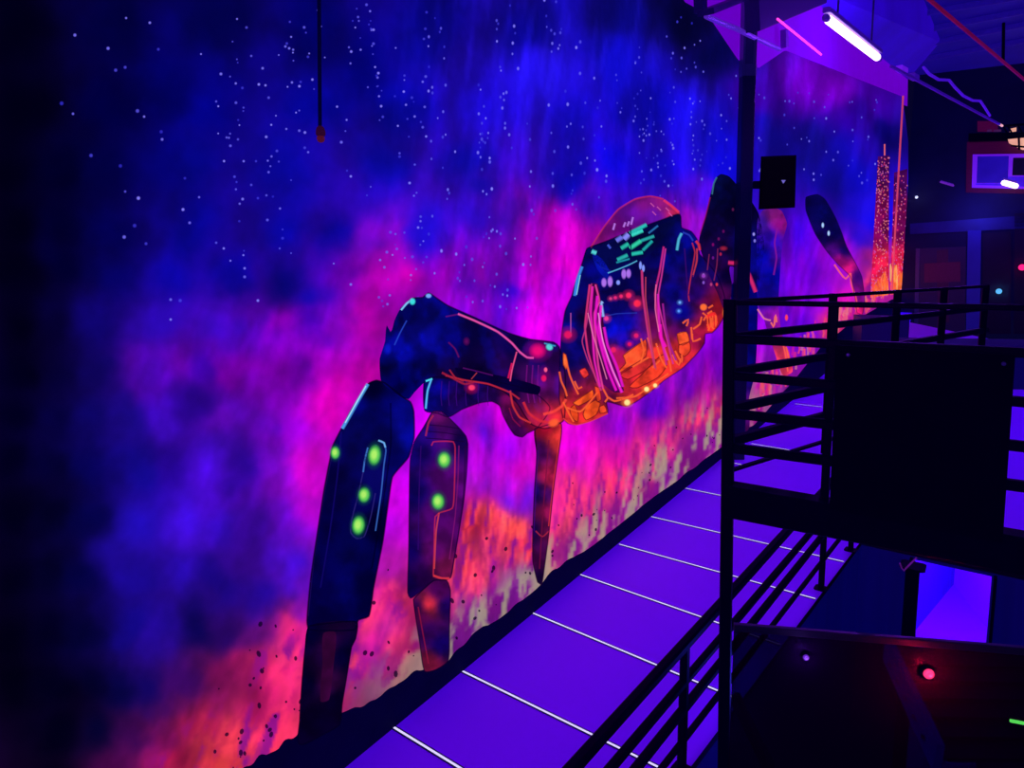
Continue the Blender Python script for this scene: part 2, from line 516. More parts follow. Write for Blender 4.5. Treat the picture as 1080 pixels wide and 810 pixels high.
for i in range(70):
    x0 = rng.uniform(395, 560); stars.append((x0, rng.uniform(240, 330)))
for (x, y) in stars:
    if y < np.interp(x, *zip(*TOP)) + 14: continue
    b = rng.random()
    rr = (1.1 + .9 * rng.random()) * (1.0 if x > 200 else 1.35) * (.8 if x > 650 else 1)
    col = np.array([50, 45, 225]) * (1 - b) + np.array([135, 125, 255]) * b
    ST.blob(x, y, rr * (.9 if x > 450 else 1), rr * (1.25 if x > 450 else 1), col, .016, core=.45, n=8, a=.55 + .45 * b)
o = ST.build('painted_stars', mural)
tag(o, 'pale blue painted stars', kind='stuff')

# plaster blow-holes along the lower wall
CH = Paint()
for i in range(120):
    x = rng.uniform(225, 760); y = bot_edge(np.array([x]))[0] - 12 - 130 * rng.random() ** 1.4 * np.clip((900 - x) / 500, .3, 1)
    s = rng.uniform(.8, 2.6) * np.clip((900 - x) / 450, .4, 1.1)
    CH.blob(x, y, s, s * rng.uniform(1, 1.7), (14, 2, 40), .017, rot=rng.uniform(-.5, .9), core=.75, n=7, a=.9)
o = CH.build('wall_pits', mural)
tag(o, 'small dark pits in the painted plaster', kind='stuff')


# ---- robot spider
def shade(base, ctl=(), amp=.5, fr=18, seed=60, st=1.0, mottle=None):
    """colour function: control colours + brushy value noise"""
    def fn(px):
        c = rbf(px, ctl, power=3.6, eps=5) if len(ctl) else np.tile(np.asarray(base, float), (len(px), 1))
        n = fbm(px[:, 0] / fr * st, px[:, 1] / fr, 4, seed)
        k = 1 - amp / 2 + amp * sstep(.25, .75, n)
        c = c * k[:, None]
        if mottle is not None:
            m = sstep(.52, .72, fbm(px[:, 0] / fr * 1.3 + 9, px[:, 1] / fr * .8, 3, seed + 5))
            c = c + m[:, None] * np.asarray(mottle, float)
        return np.clip(c, 0, 255)
    return fn


def outline(p, pts, off, col=(4, 0, 30), w=2.2, closed=True, a=.85):
    q = list(pts) + ([pts[0]] if closed else [])
    p.stroke(q, w, col, off + .0015, a=a)


O1, O2, O3, O4, O5 = .022, .027, .032, .036, .040   # paint layers on the wall

# rear-side leg drawn below the hip (thin orange-edged leg)
p = Paint()
out = [(564,452),(591,446),(592,458),(588,485),(583,522),(579,562),(574,600),(571,617),(567,614),(562,592),(562,560),(563.5,520),(566,480)]
p.poly(out, shade(0, [(575,450,150,10,40),(588,462,230,50,50),(568,475,60,4,80),(566,520,12,2,85),(580,505,150,20,60),(573,520,60,6,80),(565,560,20,2,70),(574,560,90,10,60),(577,540,130,14,70),(568,590,60,4,60),(568,612,20,2,50)], .4, 9), O1, 2.5)
p.stroke([(591,452),(589,475),(584,510),(579,555)], 2.0, (225,50,60), O2, .8)
p.stroke([(579,464),(576,500),(572,550),(569,600)], 1.6, (110,12,60), O2, .7)
p.stroke([(567,475),(565,520),(563,560)], 1.4, (60,6,120), O2, .7)
p.stroke([(565,560),(572,566),(579,560)], 1.6, (190,40,60), O2, .6)
outline(p, out, O3, (30,0,40), 1.4)
tag(p.build('spider_leg', mural), 'slim orange edged spider leg below the hip')

# second leg: lower arm, shin and foot (maroon)
p = Paint()
out = [(447,403),(456,398),(476,398),(500,400),(530,404),(560,412),(580,430),(566,452),(556,457),(551,461),(543,459),(536,449),(530,437),(527,428),(519,423.5),(506,425),(487,432),(473,440),(462,436),(448,433)]
p.poly(out, shade(0, [(452,415,4,4,110),(462,415,8,4,130),(480,420,22,2,70),(500,412,14,2,70),(520,418,30,2,80),(535,420,90,6,70),(548,420,150,14,60),(540,440,70,4,80),(545,455,50,2,70),(560,440,150,12,50),(572,430,190,24,50)], .5, 10), O1, 2.5)
p.stroke([(449,431),(451,412),(455,400)], 2.2, (90,190,255), O3, .95)
p.stroke([(449,402),(456,399.5)], 2, (80,230,250), O3)
for xx in (466, 474, 482, 492, 505, 515):
    p.stroke([(xx,402),(xx - 1,418),(xx,428)], 1.0, (60,10,130), O2, .7)
p.blob(497.5, 408.8, 4.2, 3.6, (255,60,110), O3)
p.blob(497.5, 408.8, 9, 8, (190,10,90), O2, a=.5, core=.2)
p.stroke([(470,396),(490,401),(515,405),(538,414),(548,421)], 2.0, (205,40,60), O3, .75)
p.stroke([(538,412),(541,428),(548,440),(560,446)], 2.2, (215,50,55), O3, .8)
outline(p, out, O2, (6,0,40), 1.6, a=.7)
tag(p.build('spider_leg', mural), 'maroon second spider leg with two green lights')
leg2 = COL.objects['spider_leg.001'] if 'spider_leg.001' in COL.objects else None
p = Paint()
out = [(456,434),(466,434),(474,441),(484,451),(491.5,460),(493.5,468),(492,500),(489,530),(484,560),(479,590),(475.5,609),(469,612),(458,612),(446,622),(433,631),(430,625),(431,580),(431.5,540),(432,500),(433,482),(437,466),(447,450)]
p.poly(out, shade(0, [(461,440,90,10,90),(450,455,30,4,110),(440,475,14,2,90),(436,520,12,2,88),(434,580,14,0,78),(433,615,12,0,60),(470,460,70,6,105),(486,465,18,2,70),(470,500,72,4,100),(462,540,70,4,95),(480,520,80,6,105),(478,560,70,4,85),(455,580,80,6,90),(470,600,110,14,70),(445,610,30,0,60)], .35, 14), O1, 2.6)
for k, (a, b) in enumerate([((452,448),(484,452)),((450,455),(489,460)),((449,462),(490,466))]):
    p.stroke([a, ((a[0] + b[0]) / 2, a[1] + 1.5), b], 1.2, (20,0,50), O2, .8)
p.stroke([(455,470),(457,466),(478,466),(480,472),(479,520),(477,536),(463,541),(459,545),(458,575),(457,607)], 1.6, (215,40,70), O2, .55)
p.stroke([(463,541),(460,560),(458,600)], 1.8, (235,70,70), O3, .6)
p.stroke([(484,470),(483,505),(480,545),(474,590)], 1.4, (130,20,110), O2, .7)
p.stroke([(444,470),(442,520),(441,580)], 1.3, (50,6,110), O2, .7)
p.stroke([(457,607),(466,610),(474,610)], 2.6, (245,60,70), O3, .7)
p.stroke([(449,460),(452,446),(457,438)], 2.2, (190,40,70), O3, .6)
p.stroke([(491,470),(489,520),(484,560),(476,606)], 1.5, (40,0,60), O3, .8)
outline(p, out, O2, (20,0,50), 1.5, a=.8)
shin2 = p.build('shin', leg2)
p = Paint()
out = [(436,632),(446,622),(458,612),(471,612),(475,623),(474,655),(472.5,697),(460,706),(448,708),(443,680),(439,655)]
p.poly(out, shade(0, [(452,638,200,40,60),(462,622,60,2,70),(470,640,24,0,80),(466,680,14,0,80),(445,650,70,4,60),(452,665,40,2,70),(453,700,110,16,50),(440,640,40,2,60)], .4, 12), O2, 2.6)
p.stroke([(441,640),(446,668),(452,700)], 1.6, (150,20,60), O3, .6)
outline(p, out, O3, (14,0,40), 1.5, a=.8)
p.build('foot', leg2)


def green(x, y, rx, ry, parent, rot=0.0):
    g = Paint()
    g.blob(x, y, rx * 1.5, ry * 1.5, (20,110,60), O3, rot, core=.3, a=.7, edge=(10,10,60))
    g.blob(x, y, rx, ry, (95,205,85), O4, rot, core=.6, edge=(40,150,70))
    g.blob(x - .5, y - .5, rx * .6, ry * .6, (175,240,105), O5, rot, core=.4)
    g.build('painted_light', parent)


green(468.5, 485, 7.5, 9.5, leg2); green(462, 529, 7.5, 9.5, leg2)

# front leg: thigh + knee + shin + foot (navy)
p = Paint()
out = [(422,326),(436,314.5),(446,313.6),(452,309),(460,314),(472,322),(500,334.5),(536,351),(560,358),(584,361),(590,366),(596,395),(596,430),(594,444),(575,452),(560,447),(545,425),(530,412),(500,402),(475,400),(452,400),(437,414),(431,421),(424,419),(410,410),(402,402),(400.5,390),(400.5,378),(406,360),(408,343),(412,350),(416,338)]
p.poly(out, shade(0, [(430,330,2,2,70),(445,325,4,4,110),(470,335,4,4,95),(440,350,6,6,130),(420,370,4,6,130),(410,385,2,2,60),(425,400,0,0,70),(450,380,2,2,70),(450,360,6,6,125),(480,360,4,2,80),(500,350,6,2,70),(510,375,14,2,75),(540,365,10,2,70),(530,385,40,4,95),(560,370,12,2,70),(555,395,70,8,110),(565,410,90,6,105),(580,385,30,2,60),(585,410,70,6,80),(575,435,170,24,60),(590,440,210,40,50),(540,405,6,0,40),(505,395,4,0,40),(475,390,20,2,60)], .5, 16, mottle=(0,2,34)), O1 + .001, 3)
p.poly([(480,388),(505,392),(540,399),(570,408),(568,416),(552,414),(525,408),(500,401),(486,398)], shade((6,0,48), amp=.3), O2 + .0012, 3)
p.stroke([(483,331),(500,338),(525,350),(540,362),(548,371),(556,377),(563,377.5)], 2.3, (235,80,170), O4, .95)
p.stroke([(470,334),(483,331.5)], 1.6, (120,20,120), O3, .6)
p.stroke([(545,371),(540,390),(538,402)], 1.6, (245,80,140), O3, .9)
p.stroke([(540,383),(536,399)], 2.2, (225,20,90), O3, .9)
p.blob(567, 370, 10, 9, (235,10,120), O3, core=.35)
p.blob(567, 370, 17, 14, (130,0,110), O2, core=.2, a=.7)
p.blob(579.5, 366, 4.5, 4, (90,215,215), O4, rot=.6)
p.stroke([(574,362),(586,365)], 1.6, (50,170,220), O4, .8)
p.blob(575.5, 390, 2.2, 3, (255,90,140), O4)
p.blob(573.5, 399, 3.4, 4.2, (235,20,100), O3)
p.blob(574, 395, 8, 11, (120,0,90), O2, core=.2, a=.6)
p.blob(492, 360, 4, 5, (90,10,90), O2, core=.2)
p.stroke([(473,361),(480,368),(484,377)], 1.8, (110,16,90), O3, .7)
p.stroke([(466,393),(478,399),(490,405),(500,403)], 2.4, (170,30,60), O3, .75)
p.stroke([(474,390),(480,398),(489,402)], 1.8, (200,40,60), O3, .6)
p.stroke([(497,400),(503,393)], 1.3, (190,60,70), O4, .7)
p.stroke([(488,388),(505,392),(520,396)], 1.5, (90,14,110), O3, .7)
p.stroke([(423,327),(429,320),(435,315.5)], 2.2, (130,200,255), O4, .95)
p.blob(435, 318, 3.6, 4.2, (60,225,225), O4)
p.blob(452, 312, 3.6, 2.8, (120,170,255), O4)
p.stroke([(416,364),(422,351),(429,338)], 1.6, (40,70,210), O3, .7)
p.blob(409, 368, 5, 7, (10,20,190), O2, core=.3)
p.blob(426, 377, 7, 6, (6,6,150), O2, core=.3)
p.blob(455, 350, 9, 14, (8,8,140), O2, rot=.5, core=.2, a=.8)
for xx in (556, 562, 568):
    p.stroke([(xx,385),(xx - 1,405),(xx + 2,425)], 1.6, (125,16,130), O2, .6)
p.stroke([(573,437),(584,434),(593,428),(597,421)], 3.2, (255,70,60), O3, .85)
p.stroke([(552,424),(558,436),(570,444),(588,446)], 3.0, (220,40,55), O3, .8)
p.blob(584, 446, 7, 5, (255,90,50), O4, core=.5, rot=-.4)
p.stroke([(537,430),(541,442),(549,450)], 1.6, (150,16,70), O3, .6)
outline(p, out[:20], O2, (2,0,34), 1.8, closed=False, a=.8)
tag(p.build('spider_leg', mural), 'big dark front spider leg with green lights')
leg1 = COL.objects['spider_leg.002'] if 'spider_leg.002' in COL.objects else None
p = Paint()
out = [(389,404),(397,401),(406,404),(425,419),(433,424),(436.5,434),(436.7,462),(431,482),(420,495),(414,503),(411,520),(404,570),(394,620),(389,650),(378,654),(374,664),(326,664),(323.7,655),(327.7,610),(337,547),(342,515),(348,484),(351,470),(360,452),(372,430)]
p.poly(out, shade(0, [(390,412,0,0,40),(380,430,2,4,100),(400,430,2,2,80),(425,440,4,6,120),(430,465,4,8,140),(420,480,2,2,75),(405,460,2,2,55),(370,460,4,4,80),(360,480,4,2,70),(352,500,2,0,50),(395,500,6,4,80),(375,510,4,2,75),(345,550,2,0,60),(375,570,2,2,62),(400,560,0,0,45),(340,620,2,0,62),(365,620,2,2,78),(385,620,0,0,55),(350,650,2,0,60)], .4, 20, mottle=(0,0,8)), O1, 3.2)
p.stroke([(388,405),(378,422),(368,440),(361,452)], 3.6, (80,160,245), O3, .9)
p.stroke([(386,407),(374,428),(364,446)], 1.4, (190,240,255), O4, .8)
p.stroke([(402,466),(405.5,468),(407,475),(405,490),(402,520),(396,560)], 1.6, (60,110,210), O3, .7)
p.stroke([(388,472),(385,484),(383,498)], 1.8, (70,130,225), O3, .7)
p.stroke([(399,464.5),(405,467),(406.5,472)], 2, (120,190,255), O4, .8)
p.stroke([(383,498),(377,525),(371,548),(370,562),(376,568),(384,566),(391,545),(396,520)], 1.4, (50,40,130), O3, .6)
p.stroke([(360,455),(356,500),(348,560),(338,620)], 1.8, (20,8,110), O2, .6)
p.stroke([(412,425),(412,470),(404,530),(392,600)], 2, (0,0,28), O2, .6)
p.stroke([(350,480),(342,520),(331,590),(325,650)], 1.6, (30,10,90), O2, .6)
outline(p, out, O2, (2,0,30), 2.0, a=.8)
p.build('shin', leg1)
p = Paint()
out = [(326,660),(376,656),(375,674),(371,682),(366,712),(361,742),(358,764),(340,775),(316,785),(316,760),(318,725),(321,690)]
p.poly(out, shade(0, [(330,670,2,0,40),(346,680,34,2,50),(345,720,44,4,52),(325,720,2,0,30),(362,690,2,0,36),(335,760,4,0,28),(355,740,4,0,30)], .4, 16), O2, 3.4)
p.poly([(341,668),(354,667),(352,700),(347,738),(338,740),(340,700)], shade((52,4,52), amp=.4), O3, 3)
outline(p, out, O3, (2,0,24), 1.6, a=.8)
p.build('foot', leg1)
green(353.5, 477.5, 5.5, 7.5, leg1); green(395, 480, 7.5, 12, leg1, .12); green(384, 522, 7, 9, leg1, .1); green(378, 554, 7.5, 11, leg1, .1)

# dome on top of the hull
p = Paint()
out = [(622,262),(628,253),(638,238),(651,222),(668,211),(684,206.6),(696,208),(706,214),(717,224),(716,229),(690,236),(660,246),(640,256)]
p.poly(out, shade(0, [(630,252,120,10,110),(645,240,110,10,120),(665,225,96,12,150),(680,212,110,14,115),(700,215,130,20,110),(714,225,200,36,90),(690,228,90,14,150),(655,245,110,6,130)], .3, 14), O1 - .001, 2.4)
p.stroke([(623,261),(638,238),(652,221),(670,210),(686,207),(700,210)], 2, (200,40,90), O2, .6)
p.stroke([(700,211),(708,217),(716,224)], 3, (245,50,100), O2, .7)
for x, y, l in [(648,239,7),(659,237,5),(663,236,5),(667,233,8)]:
    p.stroke([(x - 1.4,y + l / 2),(x + .6,y - l / 2)], 2.2, (190,120,240), O3, .85)
for x, y in [(686,214),(693,218),(688,223),(702,219),(705,224)]:
    p.stroke([(x,y),(x + 4,y + 4)], 1.3, (220,90,170), O3, .7)
tag(p.build('spider_dome', mural), 'translucent pink dome on the hull')

# hull
p = Paint()
out = [(619,262),(640,254),(670,242),(700,231),(717,226),(719,240),(729,244),(736,254),(738,268),(745,275),(756,290),(764,312),(765,330),(757,345),(751,351),(744,352),(743,362),(735,373),(720,388),(700,401.5),(690,410),(672,423),(660,428.5),(646,425),(640,424),(641,435.5),(622,444),(608,448),(599,446.5),(594,441),(590,420),(590,395),(591,370),(592,355),(596,328),(603,312),(606,301),(614,277)]
p.poly(out, shade(0, [
 (620,270,2,4,70),(640,262,4,6,70),(670,250,4,8,80),(700,240,2,4,70),(612,290,4,4,80),(625,285,4,4,110),(635,290,4,6,130),(650,290,2,2,80),(690,265,2,2,60),(705,270,4,4,110),(720,260,4,6,120),(730,275,6,4,80),
 (606,320,4,4,90),(600,340,8,6,120),(598,360,16,6,110),(615,330,16,0,50),(640,310,6,2,70),(660,305,4,2,70),(650,330,8,4,120),(660,345,4,8,170),(645,345,6,10,185),(690,320,30,2,60),(710,310,6,4,110),(720,330,4,4,120),(735,310,30,2,90),(745,320,90,6,60),(755,325,170,20,40),
 (600,380,8,4,100),(610,365,6,4,100),(600,400,60,6,70),(597,430,200,40,40),(610,420,150,20,50),(615,440,210,40,40),(630,430,200,40,40),(640,420,90,8,60),(660,360,20,6,160),(670,355,80,6,130),(690,340,90,6,70),(655,375,150,14,70),(670,385,215,44,40),(690,375,225,50,36),(680,400,215,44,36),(660,410,190,30,50),(655,395,170,24,40),(700,390,220,46,36),(715,370,210,40,40),(720,350,70,4,80),(735,350,150,18,50),(740,360,130,10,60),(725,380,200,36,45),(755,345,190,30,36)], .45, 10), O1 + .002, 2.4)
outline(p, out, O2, (4,0,40), 1.6, a=.7)
p.stroke([(594,441),(600,446),(608,448),(623,444),(641,436)], 1.6, (240,60,60), O3, .8)
# window band under the dome
p.poly([(622,266),(650,254),(690,240),(712,232),(700,250),(684,270),(660,278),(640,287),(632,280)], shade((3,6,62), amp=.4), O2, 3)
for a, b, w, c in [((664,246),(682,237),4.0,(40,200,190)),((666,248),(678,243),4.2,(60,225,205)),((655,262),(663,257),4.4,(40,190,170)),((664,262),(676,254),4.6,(50,215,170)),((676,254),(690,249),3.4,(40,170,170)),((678,264),(688,254),3.4,(30,170,170)),((651,274),(662,269),4.0,(40,180,175)),((650,277),(664,273),2.0,(30,150,170)),((666,268),(678,266),4.0,(40,200,180)),((650,254),(656,250),5,(120,120,245)),((658,252),(663,247),6,(140,140,255)),((684,246),(694,238),2.2,(40,110,180)),((641,258),(644,262),2.6,(70,90,220)),((624,265),(629,267),4.4,(90,220,225))]:
    p.stroke([a, b], w, c, O3, .9, smooth=False)
p.stroke([(665,240),(665.5,276)], 1.6, (2,10,60), O4, .9)
p.stroke([(632,281),(646,287),(640,287)], 2, (20,30,160), O3, .6)
p.stroke([(641,288),(652,284),(664,279),(672,275)], 1.4, (90,190,230), O4, .8)
p.poly([(625,268),(634,272),(642,284),(640,294),(630,284)], shade((6,16,150), amp=.4), O2, 3)
for x, y, w, h in [(637,298,5,10),(643.5,297,5,12),(658,289,4.6,11),(663,288.5,4.6,10),(652,298,3.4,5),(675.5,280,2.2,9),(678.5,283,2.2,8)]:
    p.blob(x, y, w / 2 + .7, h / 2 + .5, (170,110,235) if w > 4 else (130,150,255), O4, core=.6)
for x, y, r, c in [(663,311.5,3.6,(255,40,100)),(672,320,4.6,(255,40,80)),(655,312.5,2.4,(240,40,110)),(649,314,2.2,(230,40,120)),(644,315,2,(220,60,130)),(639.5,336,3,(240,60,150)),(647,369,3.6,(235,30,100)),(664,363,2.6,(230,20,100)),(671,354,3.0,(230,30,110)),(717,319,1.8,(110,170,255)),(716,328,1.8,(90,150,255)),(742,291,2.4,(150,60,190)),(599,353,5,(230,20,100))]:
    p.blob(x, y, r, r, c, O4)
    p.blob(x, y, r * 2.2, r * 2.0, c, O3, core=.15, a=.35)
p.stroke([(632,335),(650,331),(672,330)], 1.2, (40,60,190), O3, .6)
p.stroke([(636,334),(634,320),(635.5,318)], 3.4, (150,190,255), O4, .9)
p.stroke([(606,312),(609,295),(614,281)], 3.2, (60,140,240), O4, .9)
p.stroke([(608,311),(612,290)], 1.2, (150,230,255), O4, .9)
p.stroke([(602,330),(602,355)], 1.4, (190,80,170), O3, .7)
p.stroke([(714,264),(716,252),(719,246)], 3.0, (80,190,225), O4, .85)
p.stroke([(720,245),(727,248),(731,254)], 2, (40,60,190), O3, .8)
p.stroke([(730,256),(733,266),(729,290),(726,310),(727,318)], 1.6, (190,40,60), O3, .8)
p.stroke([(735,262),(735,275),(731,290)], 1.6, (220,60,60), O3, .8)
p.stroke([(722,262),(724,290),(726,312)], 1.6, (60,10,110), O3, .7)
# glowing mechanical plates
def plate(pts, c=(255,100,36), off=O3, dark=True):
    c = (c[0], c[1] * .84, c[2])
    p.poly(pts, shade(c, amp=.45, fr=7), off, 2.2)
    outline(p, pts, off + .002, (90,8,20), 1.3, a=.75)
plate([(657,375),(681,358),(682,362),(681,376),(662,388),(652,393),(660,383)], (250,90,40))
plate([(690,381),(700,374),(703,386),(694,398),(672,409),(664,408),(676,396)], (230,66,34))
plate([(660,391),(682,379),(692,380),(678,392),(662,400),(654,396)], (190,46,40))
plate([(714,352),(724,350),(727,360),(720,364),(716,363)], (255,100,40))
plate([(716,364),(727,361),(728,370),(722,376),(716,372)], (255,84,40))
plate([(604,425),(622,413),(625,411),(626,419),(610,428)], (255,100,30))
plate([(618,428),(628,422),(633,425),(629,437),(618,443),(615,437)], (255,96,30))
plate([(601,431),(606,427),(610,437),(609,445),(603,440)], (250,90,30))
plate([(632,429),(637,427),(640,434),(633,436)], (250,90,40))
plate([(627,407),(632,409),(634,422),(630,424)], (250,80,40))
plate([(594,372),(597,374),(599,384),(597,390),(594,385)], (255,120,50))
plate([(611,391),(617,388),(621,395),(616,399)], (235,60,50))
for s in [[(590,392),(592,402),(596,411),(598,418)],[(597,380),(601,396),(606,408),(610,416)],[(606,402),(610,410),(614,408)],[(594,424),(600,436),(605,445)],[(598,430),(612,434),(622,424),(630,414)],[(640,418),(648,423),(660,420),(668,416)],[(650,420),(670,418),(690,404),(705,394)],[(676,357),(679,370),(676,382)],[(683,356),(687,370),(690,378)],[(692,362),(697,378),(703,388)],[(700,366),(706,382),(708,392)],[(709,374),(716,385),(718,378)],[(712,370),(719,382),(719,374)],[(688,388),(696,380)],[(636,410),(641,420),(638,424)],[(667,387),(684,377)],[(730,352),(731,360),(739,357)],[(731,347),(738,342),(740,334)],[(720,341),(726,337),(724,344)],[(741,330),(745,333),(742,338)],[(746,342),(748,346),(747,349)],[(750,335),(751,345),(753,347)],[(755,333),(755,343)],[(746,331),(751,328)],[(747,325),(752,322)],[(729,345),(730,358)]]:
    p.stroke(s, 2.1, (255,96,48), O4, .9)
p.blob(742, 324, 4.4, 4.2, (255,110,50), O4, core=.6)
p.blob(764, 330, 2.4, 7, (255,120,50), O4)
p.poly([(745,333),(754,329),(757,340),(752,349),(746,348)], shade((200,34,36), amp=.6, fr=5), O3, 2)
for k in range(4):
    p.stroke([(746 + k * 2.8,334 - k * .6),(747 + k * 2.6,346 - k * .5)], 1.5, (255,90,50), O4, .9)
# bright lamps along the belly
for x, y, r in [(661.5,424.5,3.8),(682,410.5,3.2),(691,406.5,2.6)]:
    p.blob(x, y, r * 2, r * 1.6, (255,120,60), O4, core=.3, a=.7)
    p.blob(x, y, r, r, (255,235,150), O5)
hull = p.build('spider_hull', mural)
tag(hull, 'dark hull with orange plates and turquoise windows')

# pink cable bundles
def cables(paths, cols, w, par=hull):
    c = Paint()
    for i, q in enumerate(paths):
        c.stroke(q, w, cols[i % len(cols)], O5 + .003 + .0006 * i, .95)
    return c.build('cable_bundle', par)
c = Paint()
c.poly([(617,338),(622,300),(630,299),(634,320),(638,350),(646,380),(658,412),(648,414),(634,404),(628,404),(622,380),(618,360)], shade((70,2,70), amp=.5), O4, 3)
for i, (q, cl, w) in enumerate([
  ([(622,300),(619,325),(617,345),(620,370),(628,398),(634,412)],(215,50,120),2.2),
  ([(624,299),(622,320),(618,345),(614,360),(620,380),(630,402),(634,412)],(190,50,120),1.4),
  ([(625,302),(623,330),(625,350),(627,380),(633,408)],(230,30,180),2.6),
  ([(628,300),(632,318),(627,330),(628,355),(631,385),(636,410)],(225,60,150),2.2),
  ([(630,312),(628,340),(634,366),(641,390),(650,412)],(235,20,200),3.0),
  ([(634,322),(632,345),(638,370),(648,396),(656,414)],(240,30,210),3.2),
  ([(637,345),(641,365),(650,385),(657,408)],(225,20,200),3.0),
  ([(620,330),(625,352),(634,380),(640,400)],(230,120,170),1.2),
  ([(631,330),(636,360),(646,390),(654,408)],(245,150,220),1.2)]):
    c.stroke(q, w, cl, O5 + .003 + .0006 * i, .95)
c.build('cable_bundle', hull)
c = Paint()
for i, (q, cl, w) in enumerate([
  ([(677,285),(678,310),(682,340),(686,365),(691,388)],(205,50,120),2.6),
  ([(681,292),(681,315),(685,345),(689,372),(692,390)],(190,60,90),1.4),
  ([(700,260),(696,285),(691,310),(694,335),(697,355),(703,385)],(200,40,130),2.2),
  ([(702,262),(698,290),(694,315),(699,340),(704,360),(710,384)],(205,50,150),1.8),
  ([(694,310),(695,335),(698,360),(704,380)],(225,30,190),2.6),
  ([(699,320),(702,345),(707,365),(713,380)],(160,30,150),2.2),
  ([(696,342),(697,356),(702,366)],(245,20,190),4.0),
  ([(692,300),(691,325),(695,350)],(245,110,170),1.2)]):
    c.stroke(q, w, cl, O5 + .003 + .0006 * i, .9)
c.build('cable_bundle', hull)

# far legs around the column
p = Paint()
out = [(738,249),(744,228),(750,202),(754,189),(760,183.5),(769,186),(779,197),(786,203),(800,225),(806,260),(800,300),(798,308),(790,300),(782,288),(770,281),(772,300),(770,318),(764,326),(757,310),(748,290),(741,270),(737,258)]
p.poly(out, shade(0, [(745,240,8,2,50),(758,195,4,10,70),(765,200,2,2,40),(780,220,2,0,30),(750,265,20,2,60),(760,260,14,2,46),(758,280,30,2,60),(765,290,4,0,34),(785,260,4,4,90),(800,280,4,4,110),(790,295,10,2,80),(750,290,20,4,90),(760,310,60,4,60)], .5, 9), O2, 2.6)
p.stroke([(751,205),(753,193),(756,187)], 1.8, (60,120,150), O3, .7)
p.stroke([(738,247),(744,228),(749,208)], 1.8, (150,20,90), O3, .6)
p.stroke([(734,254),(737,258),(738,264)], 3, (225,50,60), O3, .8)
p.stroke([(768,277),(778,278),(784,281),(790,290),(797,308)], 4.2, (225,40,110), O3, .85)
p.blob(763, 262, 5, 3, (150,30,60), O3, core=.3)
for x, y, cl in [(752,258,(120,10,100)),(758,252,(100,14,90)),(752,272,(100,20,130)),(763,244,(90,10,90)),(773,221,(80,20,70)),(742,290,(170,110,220)),(742,298,(130,80,200)),(795,247,(150,140,240)),(796,254,(120,110,220)),(756,300,(220,50,70)),(750,300,(180,60,120)),(760,268,(170,30,70))]:
    p.blob(x, y, 1.6, 2.2, cl, O3)
for q in [[(736,262),(734,275),(731,292)],[(757,262),(756,280),(753,296)],[(748,268),(746,285)]]:
    p.stroke(q, 1.3, (150,40,90), O3, .6)
tag(p.build('spider_leg', mural), 'dark rear spider leg rising beside the column')
p = Paint()
out = [(772,300),(782,292),(798,308),(799,335),(798,370),(796,396),(790,420),(790,452),(776,462),(770,440),(771,390),(771,340)]
p.poly(out, shade(0, [(775,320,0,0,80),(790,330,2,2,110),(780,360,0,0,90),(790,390,4,2,100),(780,400,20,2,90),(780,430,90,10,110),(788,440,90,6,130),(782,455,60,6,70)], .4, 10), O2, 2.8)
p.stroke([(780,402),(779,412),(780,424),(779,428)], 3, (245,70,90), O3, .9)
p.poly([(779,444),(783,443),(784,456),(776,458)], shade((190,160,140), amp=.3), O3, 2)
tag(p.build('spider_leg', mural), 'dark blue rear spider leg behind the railing post')
p = Paint()
out = [(799,232),(804,222),(814,219),(824,222),(830,236),(826,252),(824,270),(822,300),(821,322),(824,350),(832,372),(836,392),(826,396),(818,375),(806,338),(799,318),(798,270)]
p.poly(out, shade(0, [(804,235,60,20,170),(816,230,120,20,110),(822,236,130,10,120),(812,250,40,6,170),(806,270,4,4,150),(815,290,4,4,140),(820,270,60,8,160),(806,310,14,4,140),(816,340,150,14,140),(826,380,225,50,90),(812,340,100,10,160)], .4, 9), O2, 2.6)
for q, cl in [([(799,326),(806,336),(813,338)],(235,120,150)),([(813,340),(816,345),(818,332),(819,340)],(255,110,90)),([(824,356),(828,372),(831,392)],(255,90,80)),([(829,366),(832,378)],(255,100,70)),([(820,240),(817,256),(819,272),(816,290)],(130,20,150))]:
    p.stroke(q, 2, cl, O3, .85)
p.blob(829.5, 335, 2, 4, (255,60,90), O3)
tag(p.build('spider_leg', mural), 'blue and pink rear spider leg under the loudspeaker')
p = Paint()
out = [(850,208),(862,205),(870,210),(881,229),(888,246),(893,260),(902,277),(909,292),(912,318),(909,332),(904,330),(902,315),(897,292),(884,279),(872,265),(860,247),(850,222)]
p.poly(out, shade(0, [(858,215,4,2,60),(870,225,4,4,80),(880,245,4,2,70),(890,265,8,2,80),(870,250,10,2,70),(878,265,70,6,120),(886,274,170,10,130),(895,285,220,20,120),(903,290,40,2,90),(908,315,120,6,130),(906,328,220,20,110)], .4, 9), O2, 2.4)
p.stroke([(880,279),(887,289),(892,294),(897,288)], 2, (255,90,110), O3, .9)
p.stroke([(897,288),(898,300),(902,312),(905,326)], 2.2, (255,80,100), O3, .85)
for x, y in [(867.8,237.5),(874,246)]:
    p.blob(x, y, 1.6, 3.2, (170,205,255), O4)
outline(p, out, O3, (4,2,60), 1.2, a=.6)
tag(p.build('spider_leg', mural), 'farthest spider leg with two white lights')
p = Paint()    # flames and pale ground at the feet far along the wall
